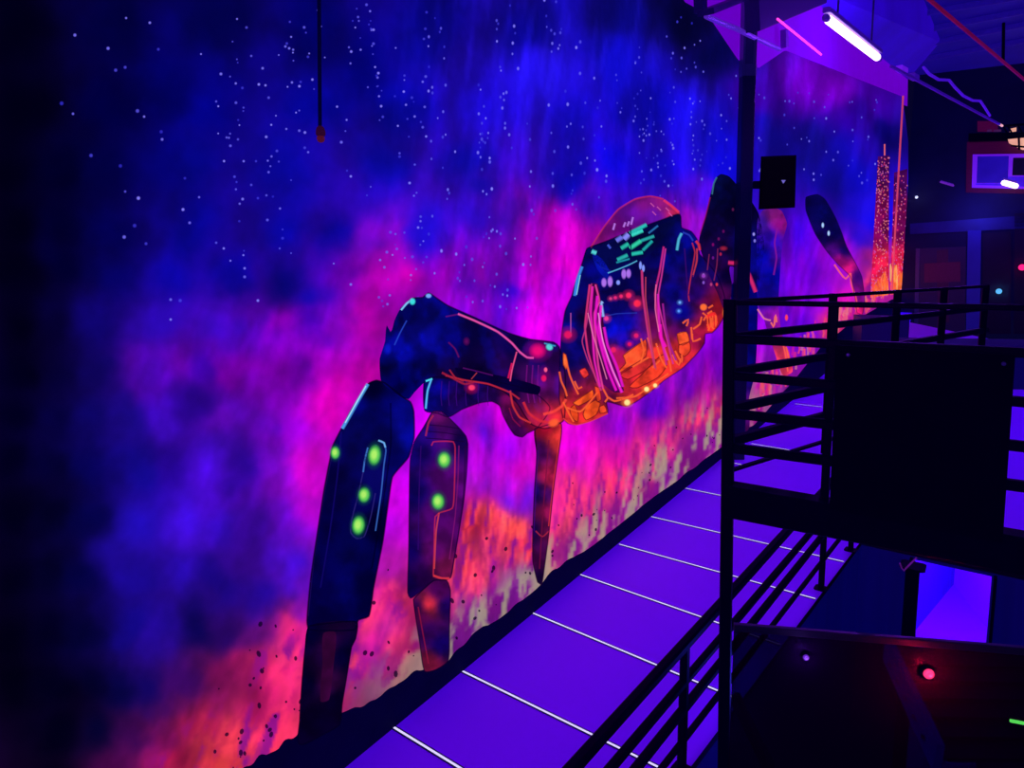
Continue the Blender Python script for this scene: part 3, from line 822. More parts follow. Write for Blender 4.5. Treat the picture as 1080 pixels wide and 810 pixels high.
for i in range(150):
    x = rng.uniform(800, 925); b = np.interp(x, *zip(*BOT)); y = b - rng.uniform(2, 40) * np.clip((960 - x) / 160, .3, 1)
    l = rng.uniform(5, 15)
    cl = [(235,40,110),(255,80,90),(200,20,160),(230,120,140)][rng.integers(0, 4)]
    p.stroke([(x, y), (x + rng.uniform(-1, 1.5), y - l / 2), (x + rng.uniform(-1, 2), y - l)], rng.uniform(1.5, 4), cl, .019, .6)
o = p.build('painted_flames', mural); tag(o, 'coral and pink painted flames', kind='stuff')

# skyscrapers of the painted city
def tower(quad, label, dots, warm):
    p = Paint()
    (x0, y0), (x1, y1), (x2, y2), (x3, y3) = quad
    p.poly(quad, shade(0, [(x0, y0, 70, 6, 90), (x1, y1, 60, 4, 70), ((x0 + x3) / 2, 240, 130, 6, 90), ((x1 + x2) / 2, 240, 90, 6, 70), (x3, y3 - 30, 230, 20, 80), (x2, y2 - 30, 220, 30, 70), (x3, y3, 255, 90, 60), (x2, y2, 255, 110, 50)], .35, 6), O1, 2.0, smooth=False)
    for i in range(dots):
        t = rng.random() ** .8; u = rng.random()
        x = (x0 * (1 - t) + x3 * t) * (1 - u) + (x1 * (1 - t) + x2 * t) * u; y = y0 * (1 - t) + y3 * t
        cl = [(235,110,170),(240,60,110),(190,80,190),(250,130,130)][rng.integers(0, 4)]
        p.blob(x, y, .8, 1.1, cl, O3, core=.5, n=6, a=.75)
    for i in range(18):
        u = rng.random(); x = x3 * (1 - u) + x2 * u
        y = y3 - rng.uniform(-2, 16); l = rng.uniform(8, 20)
        p.stroke([(x, y), (x + rng.uniform(-1, 1), y - l / 2), (x + rng.uniform(-2, 2), y - l)], rng.uniform(1.4, 3.5), warm[rng.integers(0, len(warm))], O4, .7, taper=True)
    o = p.build('painted_skyscraper', mural); tag(o, label)
    return p
tower([(926,165),(938,164),(937,311),(918,314)], 'tall painted skyscraper with pink window dots', 330, [(255,100,50),(255,50,90),(255,140,70)])
tower([(943,182),(957,178),(956,308),(939,311)], 'dark painted skyscraper streaked with orange', 150, [(255,120,40),(255,90,60),(255,190,110)])
p = Paint()
p.stroke([(933,152),(933,164)], 1.5, (255,110,110), O4, .9)
p.build('painted_antenna', mural)
# ------------------------------------------------------------------ materials of the room; emission on steel, plaster and roof stands in for light there
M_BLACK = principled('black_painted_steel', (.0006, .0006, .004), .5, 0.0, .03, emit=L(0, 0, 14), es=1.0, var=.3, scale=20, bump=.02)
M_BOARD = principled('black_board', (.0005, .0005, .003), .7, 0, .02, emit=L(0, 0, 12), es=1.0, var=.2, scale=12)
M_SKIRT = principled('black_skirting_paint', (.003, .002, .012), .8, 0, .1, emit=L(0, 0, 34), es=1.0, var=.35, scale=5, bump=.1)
M_LILAC = principled('lilac_lit_plaster', (.12, .015, .3), .8, 0, .2, emit=L(108, 0, 200), es=.85, var=.12, scale=1.2, bump=.05)  # violet UV light on the bare wall put in as colour and emission
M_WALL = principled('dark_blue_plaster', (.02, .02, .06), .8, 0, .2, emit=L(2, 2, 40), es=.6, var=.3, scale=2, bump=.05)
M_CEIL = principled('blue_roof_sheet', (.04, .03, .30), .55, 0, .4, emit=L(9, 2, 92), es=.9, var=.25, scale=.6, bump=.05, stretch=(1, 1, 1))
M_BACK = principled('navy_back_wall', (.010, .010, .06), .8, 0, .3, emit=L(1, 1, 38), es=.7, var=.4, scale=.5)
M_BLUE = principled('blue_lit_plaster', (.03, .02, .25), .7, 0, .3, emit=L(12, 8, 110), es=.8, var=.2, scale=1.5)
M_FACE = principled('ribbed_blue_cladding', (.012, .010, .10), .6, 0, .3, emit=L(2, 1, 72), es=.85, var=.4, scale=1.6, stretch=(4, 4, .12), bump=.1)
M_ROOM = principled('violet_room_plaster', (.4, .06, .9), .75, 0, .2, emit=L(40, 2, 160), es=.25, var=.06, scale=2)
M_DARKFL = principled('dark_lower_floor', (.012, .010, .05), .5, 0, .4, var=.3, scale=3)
M_FLOOR = principled('violet_deck_paint', (.27, .04, .85), .55, 0, .2, emit=L(56, 0, 178), es=.62, var=.07, scale=1.3, bump=.03)  # emission adds an even base glow to the deck beside the spots
M_JOINT = glow('white_fluorescent_joint', L(205, 200, 255), 1.25)
M_JDARK = principled('joint_dark_line', (.01, .005, .05), .8, 0, .1, var=.1)  # black border of the white joints, also on the slab sides
M_TUBE = glow('uv_tube_glass', (1.0, .62, 1.0), 3.2)
M_TUBEPINK = glow('pink_tube_glass', L(255, 60, 200), 1.6)
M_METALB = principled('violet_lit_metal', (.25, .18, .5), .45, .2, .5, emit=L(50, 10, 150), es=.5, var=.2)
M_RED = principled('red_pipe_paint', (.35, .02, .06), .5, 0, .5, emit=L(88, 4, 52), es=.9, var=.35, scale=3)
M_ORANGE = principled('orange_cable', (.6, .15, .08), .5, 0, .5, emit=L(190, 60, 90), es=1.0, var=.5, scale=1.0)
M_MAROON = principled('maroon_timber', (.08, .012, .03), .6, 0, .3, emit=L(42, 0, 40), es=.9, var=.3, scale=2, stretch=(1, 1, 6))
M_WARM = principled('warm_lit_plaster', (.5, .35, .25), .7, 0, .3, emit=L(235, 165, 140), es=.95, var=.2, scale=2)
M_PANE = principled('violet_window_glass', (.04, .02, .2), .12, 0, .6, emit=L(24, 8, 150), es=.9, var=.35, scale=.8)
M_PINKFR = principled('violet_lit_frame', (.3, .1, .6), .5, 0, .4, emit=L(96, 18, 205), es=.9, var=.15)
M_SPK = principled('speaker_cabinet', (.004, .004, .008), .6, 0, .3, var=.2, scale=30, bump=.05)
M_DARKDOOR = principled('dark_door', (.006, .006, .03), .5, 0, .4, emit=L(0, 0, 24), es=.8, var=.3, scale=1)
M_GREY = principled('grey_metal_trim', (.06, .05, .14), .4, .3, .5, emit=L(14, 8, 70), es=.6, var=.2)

# ------------------------------------------------------------------ wall behind the mural and its black skirting
UPZ = np.array([0, 0, 1.0])
TOPZ = 16.0
s0 = wl(-160, 700)[:2]
s1 = wl(958, 200)[:2]
w0 = np.array([*(s0 - W[:2] * 2.0), 0]); w1 = np.array([*wl(957.5, 90)[:2], 0])
mb = MB()
mb.slab([w0 - UPZ * 3, w1 - UPZ * 3, w1 + UPZ * TOPZ, w0 + UPZ * TOPZ], -NW * .3)
tag(mb.build('wall_left', M_WALL), kind='structure')
mb = MB(); mb.slab([wl(x, y, .004) for x, y in [(712,-120),(962,-120),(957.4,90),(957,112),(900,95),(830,66),(790,86),(770,72),(738,30),(712,6)]], NW * .003)
tag(mb.build('wall_glow_band', M_LILAC), kind='structure')  # band carrying the painted UV light, laid on the wall
# ragged black skirting: up to just above the lower mural edge
mb = MB()
kx = np.linspace(-160, 958, 120)
bz = [wl(x, interp(BOT, np.array([x]))[0] - 9 * np.clip((980 - x) / 400, .2, 1), .005) for x in kx]
lowp = [np.array([p[0], p[1], 0.0]) for p in bz]
for i in range(len(kx) - 1):
    mb.quad(lowp[i], lowp[i + 1], bz[i + 1], bz[i])
tag(mb.build('baseboard_left', M_SKIRT), kind='structure')

# ------------------------------------------------------------------ raised walkway floor with white joints
E1, E2 = fl(892, 593), fl(782, 739)
DE = (E1 - E2) / np.linalg.norm(E1 - E2)             # along the open edge
C0 = fl(909, 569)                                     # inner corner of the deck
DP = fl(687, 545) - fl(891, 592.7); DP = -DP / np.linalg.norm(DP)   # along the joints, away from the wall
NEAR = E2 - DE * 9.0
foot0 = fl(-160, 1160); footn = A0 - W * 9.0
far = A0 + W * 62
cR = C0 + DP * 14
floor_poly = [footn, NEAR, C0, cR, cR + np.array([6.0, 40, 0]), far]
mb = MB()
mb.slab([p - UPZ * .004 for p in floor_poly], -UPZ * .06)
mb.mi[1:] = [2] * (len(mb.mi) - 1)
JO = [((415,767),(485,810)),((488,708),(692,808)),((561.5,646.5),(782,739)),((612,606),(861,690)),((653,574),(861,631.8)),((687,545),(891,592.7)),((723,515),(905,552)),((770.4,487.7),(791,492)),((792.6,468),(833.3,474.8)),((839,426),(867,429.2)),((858,411),(868,412))]
for i, (a, b) in enumerate(JO):
    p, q = fl(*a), fl(*b)
    if i == 3: q = fl(762, 658.6)
    d = (q - p) / np.linalg.norm(q - p)
    if i in (0, 1, 2, 3, 4, 5):                      # run the joint on to the open edge
        # intersection with the edge line
        A = np.array([[d[0], -DE[0]], [d[1], -DE[1]]])
        t = np.linalg.solve(A, (E2 - p)[:2])
        q = p + d * max(t[0] - .02, .2)
    n = np.array([-d[1], d[0], 0])
    hw = .009; hd = .021
    mb.add([p + n * hd, q + n * hd, q - n * hd, p - n * hd], [(0, 1, 2, 3)], 2)
    mb.add([v + UPZ * .002 for v in (p + n * hw, q + n * hw, q - n * hw, p - n * hw)], [(0, 1, 2, 3)], 1)
fo = mb.build('floor', [M_FLOOR, M_JOINT, M_JDARK])
tag(fo, kind='structure')

# dark apron of the floor along the wall foot (painted skirting returns on the floor)
# ------------------------------------------------------------------ deck edge faces, doorway and the lit room under the deck
ZL = -2.9
pF, nF = C0.copy(), np.array([DP[1], -DP[0], 0.0])
def face(x, y): return on_plane(x, y, pF, nF)
jl = face(964, 600); jr = face(1046, 610)
sl = (jl - C0) @ DP; sr = (jr - C0) @ DP
mb = MB()
dn = np.array([0, 0, ZL])
th = -nF * .15 if (CAM - pF) @ nF > 0 else nF * .15
zt = -.07
for a, b, z0, z1 in [(0, sl, ZL, zt), (sr, 14, ZL, zt), (sl, sr, -.10, zt)]:
    p, q = C0 + DP * a, C0 + DP * b
    mb.slab([p + UPZ * z0, q + UPZ * z0, q + UPZ * z1, p + UPZ * z1], th)
tag(mb.build('wall_under_deck', M_FACE), kind='structure')
mb = MB()
mb.slab([NEAR + UPZ * ZL, C0 + UPZ * ZL, C0 + UPZ * zt, NEAR + UPZ * zt], np.array([-DE[1], DE[0], 0]) * .15)
tag(mb.build('wall_deck_side', M_FACE), kind='structure')
# lower floor
mb = MB()
mb.slab([np.array([-8, -6, ZL]), np.array([22, -6, ZL]), np.array([22, 22, ZL]), np.array([-8, 22, ZL])], -UPZ * .1)
tag(mb.build('floor_lower', M_DARKFL), kind='structure')
# room behind the doorway
rc = fl(1002, 612, ZL); ra = fl(964, 657, ZL); rb = fl(1036, 657, ZL)
da = (ra - rc) / np.linalg.norm(ra - rc); db = (rb - rc) / np.linalg.norm(rb - rc)
ra = rc + da * 4.6; rb = rc + db * 4.0
hz = UPZ * 2.6
mb = MB(); mb.slab([ra, rc, rc + hz, ra + hz], np.array([da[1], -da[0], 0]) * (-.1))
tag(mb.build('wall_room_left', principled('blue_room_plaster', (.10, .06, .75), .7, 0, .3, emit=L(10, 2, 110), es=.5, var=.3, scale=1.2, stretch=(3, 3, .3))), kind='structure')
mb = MB(); mb.slab([rc, rb, rb + hz, rc + hz], np.array([db[1], -db[0], 0]) * (-.1))
tag(mb.build('wall_room_right', principled('violet_plaster_glow', (.45, .06, .9), .75, 0, .2, emit=L(66, 2, 190), es=.7, var=.06, scale=2)), kind='structure')  # stronger emission stands in for the room light on this wall
mb = MB(); mb.slab([rc + UPZ * .01 + (da + db) * -.2, ra + UPZ * .01, ra + db * 4.0 + UPZ * .01, rb + UPZ * .01], UPZ * .01)
tag(mb.build('floor_room', M_ROOM), kind='structure')
# door frame of the doorway
mb = MB()
for s_ in (sl - .03, sr + .03):
    mb.bar(C0 + DP * s_ + UPZ * ZL, C0 + DP * s_ + UPZ * -.08, .2, .03, up=DP)
tag(mb.build('trim_1', M_BLACK), kind='structure')

# steel pillar in front of the deck face, with a loose cable at its head
pil = face(960, 640) - (nF if th @ nF < 0 else -nF) * 0
toC = (CAM - pil); toC[2] = 0; toC /= np.linalg.norm(toC)
pb = pil + toC * .22; pb[2] = 0
pr = empty('steel_pillar', pb + UPZ * ZL, 'slim black steel pillar beside the bright doorway under the deck', 'pillar')
MB().bar(pb + UPZ * ZL, pb + UPZ * -.10, .13, .13, up=DP).build('shaft', M_BLACK, pr)
MB().bar(pb + UPZ * ZL, pb + UPZ * (ZL + .02), .26, .26, up=DP).build('base_plate', M_BLACK, pr)
MB().bar(pb + UPZ * -.10, pb + UPZ * -.082, .24, .24, up=DP).build('head_plate', M_BLACK, pr)
mb = MB()
cq = [V(pt(x, y, pb[1] - .25)) for x, y in [(967, 588), (961, 594), (955, 600), (953.5, 602), (951, 599), (949, 594)]]
mb.tube(cq, .008, 8)
lc = mb.build('loose_cable', principled('pink_cable', (.4, .1, .4), .5, emit=L(60, 14, 75), es=.8))
tag(lc, 'short pink cable end curling at the head of the steel pillar', 'cable')

# ------------------------------------------------------------------ low walkway railing on the deck edge
fb = fl(866, 621)
ER = fb.copy()
pR, nR = ER, np.array([DE[1], -DE[0], 0.0])
def rl(x, y): return on_plane(x, y, pR, nR)
rail = empty('walkway_railing', fb, 'low black railing running along the open edge of the violet walkway', 'railing')
def span(p, q, s_from, s_to):
    """line through p,q in the railing plane, extended to distances along DE"""
    a, b = (p - ER) @ DE, (q - ER) @ DE
    k = (q[2] - p[2]) / (b - a)
    f = lambda s: ER + DE * s + UPZ * (p[2] + k * (s - a))
    return f(s_from), f(s_to)
SF, ST_ = -7.0, 1.2
hp = None
for i, (a, b, t) in enumerate([((604,810),(833,557),.062),((644,810),(855.5,561),.048),((671,810),(868,564),.05),((698,810),(886.7,566.7),.036)]):
    p, q = span(rl(*a), rl(*b), SF, ST_)
    o = MB().bar(p, q, t, t, bev=.2).build('handrail' if i == 0 else 'rail', M_BLACK, rail)
    if i == 0: hp = (p, q)
htop = lambda s: hp[0][2] + (hp[1][2] - hp[0][2]) * (s - SF) / (ST_ - SF)
s2 = (rl(723, 671) - ER) @ DE
for s_ in (0.0, s2, s2 * 2 if s2 * 2 > SF else SF + .1, 1.15):
    p = ER + DE * s_
    po = MB().bar(p, p + UPZ * (htop(s_) - .01), .05, .05, up=DE, bev=.15).build('post', M_BLACK, rail)
    MB().bar(p, p + UPZ * .012, .12, .12, up=DE).build('foot_plate', M_BLACK, po)

# ------------------------------------------------------------------ platform railing (near, right)
PC = pt(767, 400, 3.6); PD = pt(1080, 420, 3.0)
pG, nG = vplane(PC, PD)
def gf(x, y): return on_plane(x, y, pG, nG)
PE = pt(1030, 330, 5.7)
pS, nS = vplane(PC, PE)
def gs(x, y): return on_plane(x, y, pS, nS)
gr = empty('platform_railing', np.array([PC[0], PC[1], ZL]), 'tall black steel platform railing with corner post and horizontal bars at right', 'railing')
FD = (PD - PC); FD[2] = 0; FD /= np.linalg.norm(FD)
def ext(p, q, L_): d = (q - p) / np.linalg.norm(q - p); return p, q + d * L_
# corner post, leaning a touch as in the photograph
top_ = gf(770, 317); bot_ = gf(763.5, 790)
z0 = ZL
ax = (bot_ - top_) / (bot_[2] - top_[2])
cp = MB().bar(top_ + ax * (z0 - top_[2]), top_, .062, .062, up=FD, bev=.12).build('corner_post', M_BLACK, gr)
MB().bar(top_, top_ + UPZ * .006, .066, .066, up=FD).build('cap', M_BLACK, cp)
RL = [((769,319),(1080,324.5),.026,.05),((769,357.3),(1080,372),.045,.05),((769,395.8),(1080,424),.045,.045),((769,435.6),(1080,471),.048,.045),((769,472),(1080,513),.05,.045)]
for i, (a, b, h_, w_) in enumerate(RL):
    p, q = ext(gf(*a), gf(*b), .7)
    MB().bar(p, q, w_, h_, bev=.15).build('handrail' if i == 0 else 'rail', M_BLACK, gr)
p, q = ext(gf(768, 526), gf(1080, 583), .7)
MB().bar(p, q, .12, .178, bev=.06).build('deck_beam', M_BLACK, gr)
# bolts on the beam
# front posts behind the board and off to the right
for x in (880, 1120):
    a = gf(x, 330 + (x - 769) * .0177 - 8); b_ = gf(x, 526 + (x - 768) * .183)
    pp = a - nG * np.sign((CAM - pG) @ nG) * .035
    MB().bar(np.array([pp[0], pp[1], b_[2]]), pp, .04, .04, up=FD).build('post', M_BLACK, gr)
# side rails going back
def sx(y0, x, y=None): return gs(x, 275 + (y0 - 275) * (1 - (x - 768) / (1480 - 768)))
for i, (y0, xe, t, h_) in enumerate([(318.5, 1040, .04, .022), (355.5, 1040, .045, .04), (393, 1040, .045, .045), (431.5, 1040, .05, .05), (466, 1040, .05, .05), (497, 1040, .03, .016)]):
    MB().bar(sx(y0, 770), sx(y0, xe), t, h_, bev=.15).build('handrail' if i == 0 else 'rail', M_BLACK, gr)
for x in (879, 947, 996, 1040):
    a = sx(316, x); b_ = sx(512, x)
    MB().bar(np.array([a[0], a[1], b_[2]]), a, .05, .05, up=FD).build('post', M_BLACK, gr)

# hatch board hung on the railing
sg = np.sign((CAM - pG) @ nG)
off = nG * sg * .067
bd = [gf(883, 362) + off, gf(1067, 372) + off, gf(1054, 566) + off, gf(875.5, 531) + off]
board = MB().slab(bd, nG * sg * .02).build('notice_board', M_BOARD)
tag(board, 'large blank black board fixed to the bars of the platform railing', 'board')
mb = MB()
for x, y in [(895, 372), (1055, 381)]:
    c = gf(x, y) + off + nG * sg * .02
    mb = MB(); mb.lathe(c, nG * sg, [(0, .009), (.004, .009), (.007, .004)], 12)
    mb.build('screw', M_GREY, board)

# tinted acrylic parapet panel below the beam
pA, nA = vplane(pt(774, 658, 3.47), pt(1079, 683, 3.25))
def ga(x, y): return on_plane(x, y, pA, nA)
m = bpy.data.materials.new('tinted_acrylic'); t = nt(m); t.nodes.clear()
out = t.nodes.new('ShaderNodeOutputMaterial')
trn = t.nodes.new('ShaderNodeBsdfTransparent'); trn.inputs[0].default_value = (.13, .12, .26, 1)
dif = t.nodes.new('ShaderNodeBsdfDiffuse'); dif.inputs[0].default_value = (.03, .002, .05, 1)
glo = t.nodes.new('ShaderNodeBsdfGlossy'); glo.inputs['Roughness'].default_value = .18; glo.inputs[0].default_value = (.2, .2, .3, 1)
nz = t.nodes.new('ShaderNodeTexNoise'); nz.inputs['Scale'].default_value = 3.0
tc = t.nodes.new('ShaderNodeTexCoord'); t.links.new(tc.outputs['Object'], nz.inputs['Vector'])
mr = t.nodes.new('ShaderNodeMapRange'); mr.inputs['To Min'].default_value = .15; mr.inputs['To Max'].default_value = .4
t.links.new(nz.outputs['Fac'], mr.inputs['Value'])
m1 = t.nodes.new('ShaderNodeMixShader'); t.links.new(mr.outputs[0], m1.inputs[0]); t.links.new(trn.outputs[0], m1.inputs[1]); t.links.new(dif.outputs[0], m1.inputs[2])
fr = t.nodes.new('ShaderNodeFresnel'); fr.inputs[0].default_value = 1.12
m2 = t.nodes.new('ShaderNodeMixShader'); t.links.new(fr.outputs[0], m2.inputs[0]); t.links.new(m1.outputs[0], m2.inputs[1]); t.links.new(glo.outputs[0], m2.inputs[2])
t.links.new(m2.outputs[0], out.inputs[0])
M_ACR = m
a, b = ga(774, 661), ga(1079, 686)
d = (b - a) / np.linalg.norm(b - a); b = b + d * .8
sa = np.sign((CAM - pA) @ nA)
ap = empty('acrylic_panel', (a + b) / 2 - UPZ * 1.5, 'dark tinted acrylic parapet panel below the thick platform beam', 'panel')
MB().slab([a, b, b - UPZ * 1.5, a - UPZ * 1.5], nA * sa * .012).build('sheet', M_ACR, ap)
MB().bar(a, b, .03, .04).build('top_rail', principled('dark_blue_trim', (.004, .004, .02), .4, emit=L(2, 2, 26), es=.7), ap)
MB().bar(a - UPZ * 1.5, b - UPZ * 1.5, .03, .04).build('bottom_rail', M_BLACK, ap)

# lamps
def light(name, typ, loc, col, e, **k):
    ld = bpy.data.lights.new(name, typ); ld.color = col; ld.energy = e
    for a_, v_ in k.items(): setattr(ld, a_, v_)
    o = bpy.data.objects.new(name, ld); COL.objects.link(o); o.location = V(loc)
    return o

def aim(o, tgt):
    o.rotation_euler = (V(tgt) - o.location).to_track_quat('-Z', 'Y').to_euler()


def target_lamp(pos, axis, r, col, label, inner, es=2.5):
    e = empty('target_lamp', pos, label, 'lamp')
    MB().lathe(pos, axis, [(-.02, r * 1.5), (0, r * 1.5), (.004, r * 1.35)], 24).build('housing', M_BLACK, e)
    MB().lathe(np.asarray(pos) + np.asarray(axis) * .004, axis, [(0, r * 1.2), (.006, r * 1.15), (.010, r * .8), (.010, r * .55), (.007, r * .5)], 24).build('ring_lens', glow('lamp_ring_' + inner, col, es), e, smooth=True)
    MB().lathe(np.asarray(pos) + np.asarray(axis) * .004, axis, [(0, r * .48), (.004, r * .4), (.006, r * .1)], 20).build('core_lens', glow('lamp_core_' + inner, tuple(c * .12 for c in col), es), e, smooth=True)
    return e
nAf = nA * sa
lp = ga(976, 706) + nAf * .034
target_lamp(lp, nAf, .022, L(255, 50, 110), 'round red target lamp glowing on the dark acrylic panel', 'red', 1.4)
light('red_glow', 'POINT', lp + nAf * .06, (1, .01, .05), 5, shadow_soft_size=.02)
lp2 = ga(848, 689) + nAf * .034
target_lamp(lp2, nAf, .013, L(110, 40, 215), 'small violet target lamp on the acrylic panel near the corner post', 'violet', .7)
light('violet_glow', 'POINT', lp2 + nAf * .04, (.3, .1, 1), .6, shadow_soft_size=.02)
# green strip tag and low blue bench ends
a, b = ga(1062, 756) + nAf * .03, ga(1078, 759) + nAf * .03
gtag = MB().bar(a, b, .012, .014).build('green_marker', glow('green_marker_glow', L(90, 220, 90), .9))
tag(gtag, 'tiny green glowing marker strip low on the acrylic panel at right', 'marker')

# stair under the platform seen through the acrylic
st = empty('lower_staircase', fl(960, 760, ZL), 'dim blue lit staircase below the deck behind the acrylic panel', 'staircase')
M_STR = principled('blue_stringer', (.02, .02, .3), .5, emit=L(16, 12, 190), es=1.0, var=.2)  # blue light on the stringers put in as emission
p1 = pt(936, 684, 5.2); p2 = pt(990, 800, 4.2)
MB().bar(p1, p2, .05, .24).build('stringer', M_STR, st)
p3 = pt(1110, 690, 5.4); p4 = pt(1180, 800, 4.4)
MB().bar(p3, p4, .05, .24).build('stringer', M_STR, st)
for k in range(6):
    u = (k + .5) / 6
    MB().bar(p1 * (1 - u) + p2 * u, p3 * (1 - u) + p4 * u, .24, .03).build('tread', M_DARKFL, st)
q1 = pt(775, 735, 4.3); q2 = pt(812, 810, 3.9)
br = MB().bar(q1, q2, .05, .10).build('brace_bar', principled('dark_blue_steel', (.004, .004, .03), .5, emit=L(4, 4, 40), es=.8))
tag(br, 'dark slanting brace bar behind the acrylic beside the corner post', 'brace')

# ------------------------------------------------------------------ column in front of the mural with the loudspeaker
Yc = wl(777, 455)[1] - .7
ct = pt(791.5, -30, Yc); cm = pt(789, 78, Yc); cl_ = pt(778, 440, Yc)
cb = cl_ + (ct - cl_) * ((0 - cl_[2]) / (ct[2] - cl_[2]))
wcol = 13.5 / F * Yc
colm = empty('steel_column', cb, 'tall dark steel column standing before the mural, capped by a pale frame', 'column')
def onax(z): return cb + (ct - cb) * (z / ct[2])
MB().bar(cb, onax(cm[2]), wcol, wcol, up=(0, 1, 0), bev=.08).build('shaft', principled('navy_column_paint', (.006, .006, .03), .5, 0, .4, emit=L(1, 1, 34), es=.9, var=.4, scale=1), colm)
# upper head: two pale angle flanges with a dark web
for dx in (-.42, .42, 0.0):
    sh = RIGHT * wcol * dx
    MB().bar(onax(cm[2]) + sh, ct + sh, wcol * (.16 if dx else .7), wcol * (.9 if dx else .5), up=(0, 1, 0)).build('flange' if dx else 'web', M_GREY if dx else principled('dark_web', (.004, .004, .02), .5, emit=L(8, 3, 60), es=.9), colm)
MB().bar(onax(cm[2] - .05), onax(cm[2] + .12), wcol * 1.1, wcol * 1.05, up=(0, 1, 0)).build('collar', M_GREY, colm)

Ys = Yc - .35
def sp(x, y, d=0.0): return pt(x, y, Ys - d)
spk = empty('loudspeaker', sp(820, 222), 'black box loudspeaker mounted on the steel column', 'speaker')
fr_ = [(802.5,165),(840,163.5),(838.5,219),(800,221)]
bk = [(810,168),(836,167),(835,214),(808,216)]
vs = [sp(x, y, .35) for x, y in fr_] + [sp(x, y, -.1) for x, y in bk]
MB().add(vs, [(0,1,2,3),(7,6,5,4),(0,4,5,1),(1,5,6,2),(2,6,7,3),(3,7,4,0)]).build('cabinet', M_SPK, spk)
gq = [(804.5,167.5),(838,166),(836.5,216.5),(802.5,218)]
MB().slab([sp(x, y, .355) for x, y in gq], np.array([0, -.02, 0])).build('grille', principled('speaker_grille', (.003, .003, .006), .8, 0, .2, var=.5, scale=60, bump=.3), spk)
MB().slab([sp(x, y, .385) for x, y in [(824,190),(828.5,190),(826,193.5)]], np.array([0, -.01, 0])).build('badge', glow('badge_metal', L(120, 110, 220), .8), spk)
MB().bar(sp(806, 195, .1), pt(797.5, 195, Yc), .12, .12).build('bracket', M_BLACK, spk)

# ------------------------------------------------------------------ ceiling, roof beams
far_l = wl(957, 70)
zc = 13.2
backp = np.array([*wl(957, 200)[:2], 0.0])
DB = np.array([0.80, -.60, 0]); DB /= np.linalg.norm(DB)
BR = backp + DB * 34
nB = np.array([DB[1], -DB[0], 0.0]); nB = nB if (CAM - backp) @ nB > 0 else -nB
mb = MB()
cpoly = [np.array([*(w0[:2]), zc]), np.array([*(w1[:2]), zc]), BR * np.array([1, 1, 0]) + UPZ * zc, np.array([26, -4, zc]), np.array([0, -4, zc])]
mb.slab(cpoly, UPZ * .2)
tag(mb.build('ceiling', M_CEIL), kind='structure')
cl0 = lambda x, y: on_plane(x, y, (0, 0, zc - .03), np.array([0, 0, 1.0]))
mb = MB()
ss = [wl(830, -24, .12), wl(957.5, 84, .12), cl0(992, 44), cl0(950, -60)]
mb.slab(ss, UPZ * .05)
tag(mb.build('ceiling_slope', principled('lit_roof_sheet', (.05, .01, .35), .55, 0, .3, emit=L(36, 2, 165), es=.85, var=.35, scale=.35)), kind='structure')  # violet glow around the tube put into this sheet as emission
def cl(x, y, z=zc): return on_plane(x, y, (0, 0, z), np.array([0, 0, 1.0]))
for i, (a, b) in enumerate([((941,54),(1080,26)),((954,66),(1080,43)),((880,30),(1080,-4)),((930,40),(1080,12))]):
    p, q = cl(*a, zc - .12), cl(*b, zc - .12)
    d = q - p
    o = MB().bar(p - d * .05, q + d * .3, .16, .22).build('roof_purlin', principled('purlin_paint_%s' % 'abcd'[i], (.05, .03, .3), .5, emit=L(20, 6, 105), es=.75, var=.3))
    tag(o, ['roof purlin crossing the blue ceiling, third from the front', 'roof purlin closest to the far back wall', 'roof purlin at the top edge, foremost of four', 'roof purlin second from the front under the blue ceiling'][i], 'purlin', 'roof purlins')
# dark brackets at the mural's upper corner
for i, (a, b, w_, lab) in enumerate([((738,-30),(739,14),9,'short dark hanger post above the upper corner of the mural'),((744,13),(802,-9),6,'slim dark strut slanting above the mural beside the column'),((793,8),(866,-14),46,'broad dark roof beam meeting the head of the steel column')]):
    p, q = wl(*a, .2 + .1 * i), wl(*b, .2 + .1 * i)
    wd = w_ / F * p[1]
    o = MB().bar(p, q, .2, wd, up=(0, 0, 1) if i else NW, bev=.05).build(['hanger_post', 'roof_strut', 'roof_beam'][i], principled('dark_roof_steel_%s' % 'abc'[i], (.006, .004, .03), .5, emit=L(9, 1, 62), es=.9, var=.3))
    tag(o, lab, ['post', 'strut', 'beam'][i])
o = MB().bar(wl(827, 31, .1), wl(827.5, 50, .1), .1, .22, up=W).build('wall_bracket', principled('bracket_violet', (.05, .02, .2), .5, emit=L(52, 2, 125), es=.9))
tag(o, 'small dark bracket on the lilac wall band above the mural', 'bracket')
mb = MB(); mb.tube([wl(x, y, .25) for x, y in [(745, 17), (760, 24), (776, 30), (790, 37), (805, 44), (822, 52)]], .035, 8)
o = mb.build('roof_cable', principled('lilac_cable', (.2, .1, .5), .5, emit=L(78, 30, 170), es=.8)); tag(o, 'thin sagging cable crossing the column head near the ceiling', 'cable')

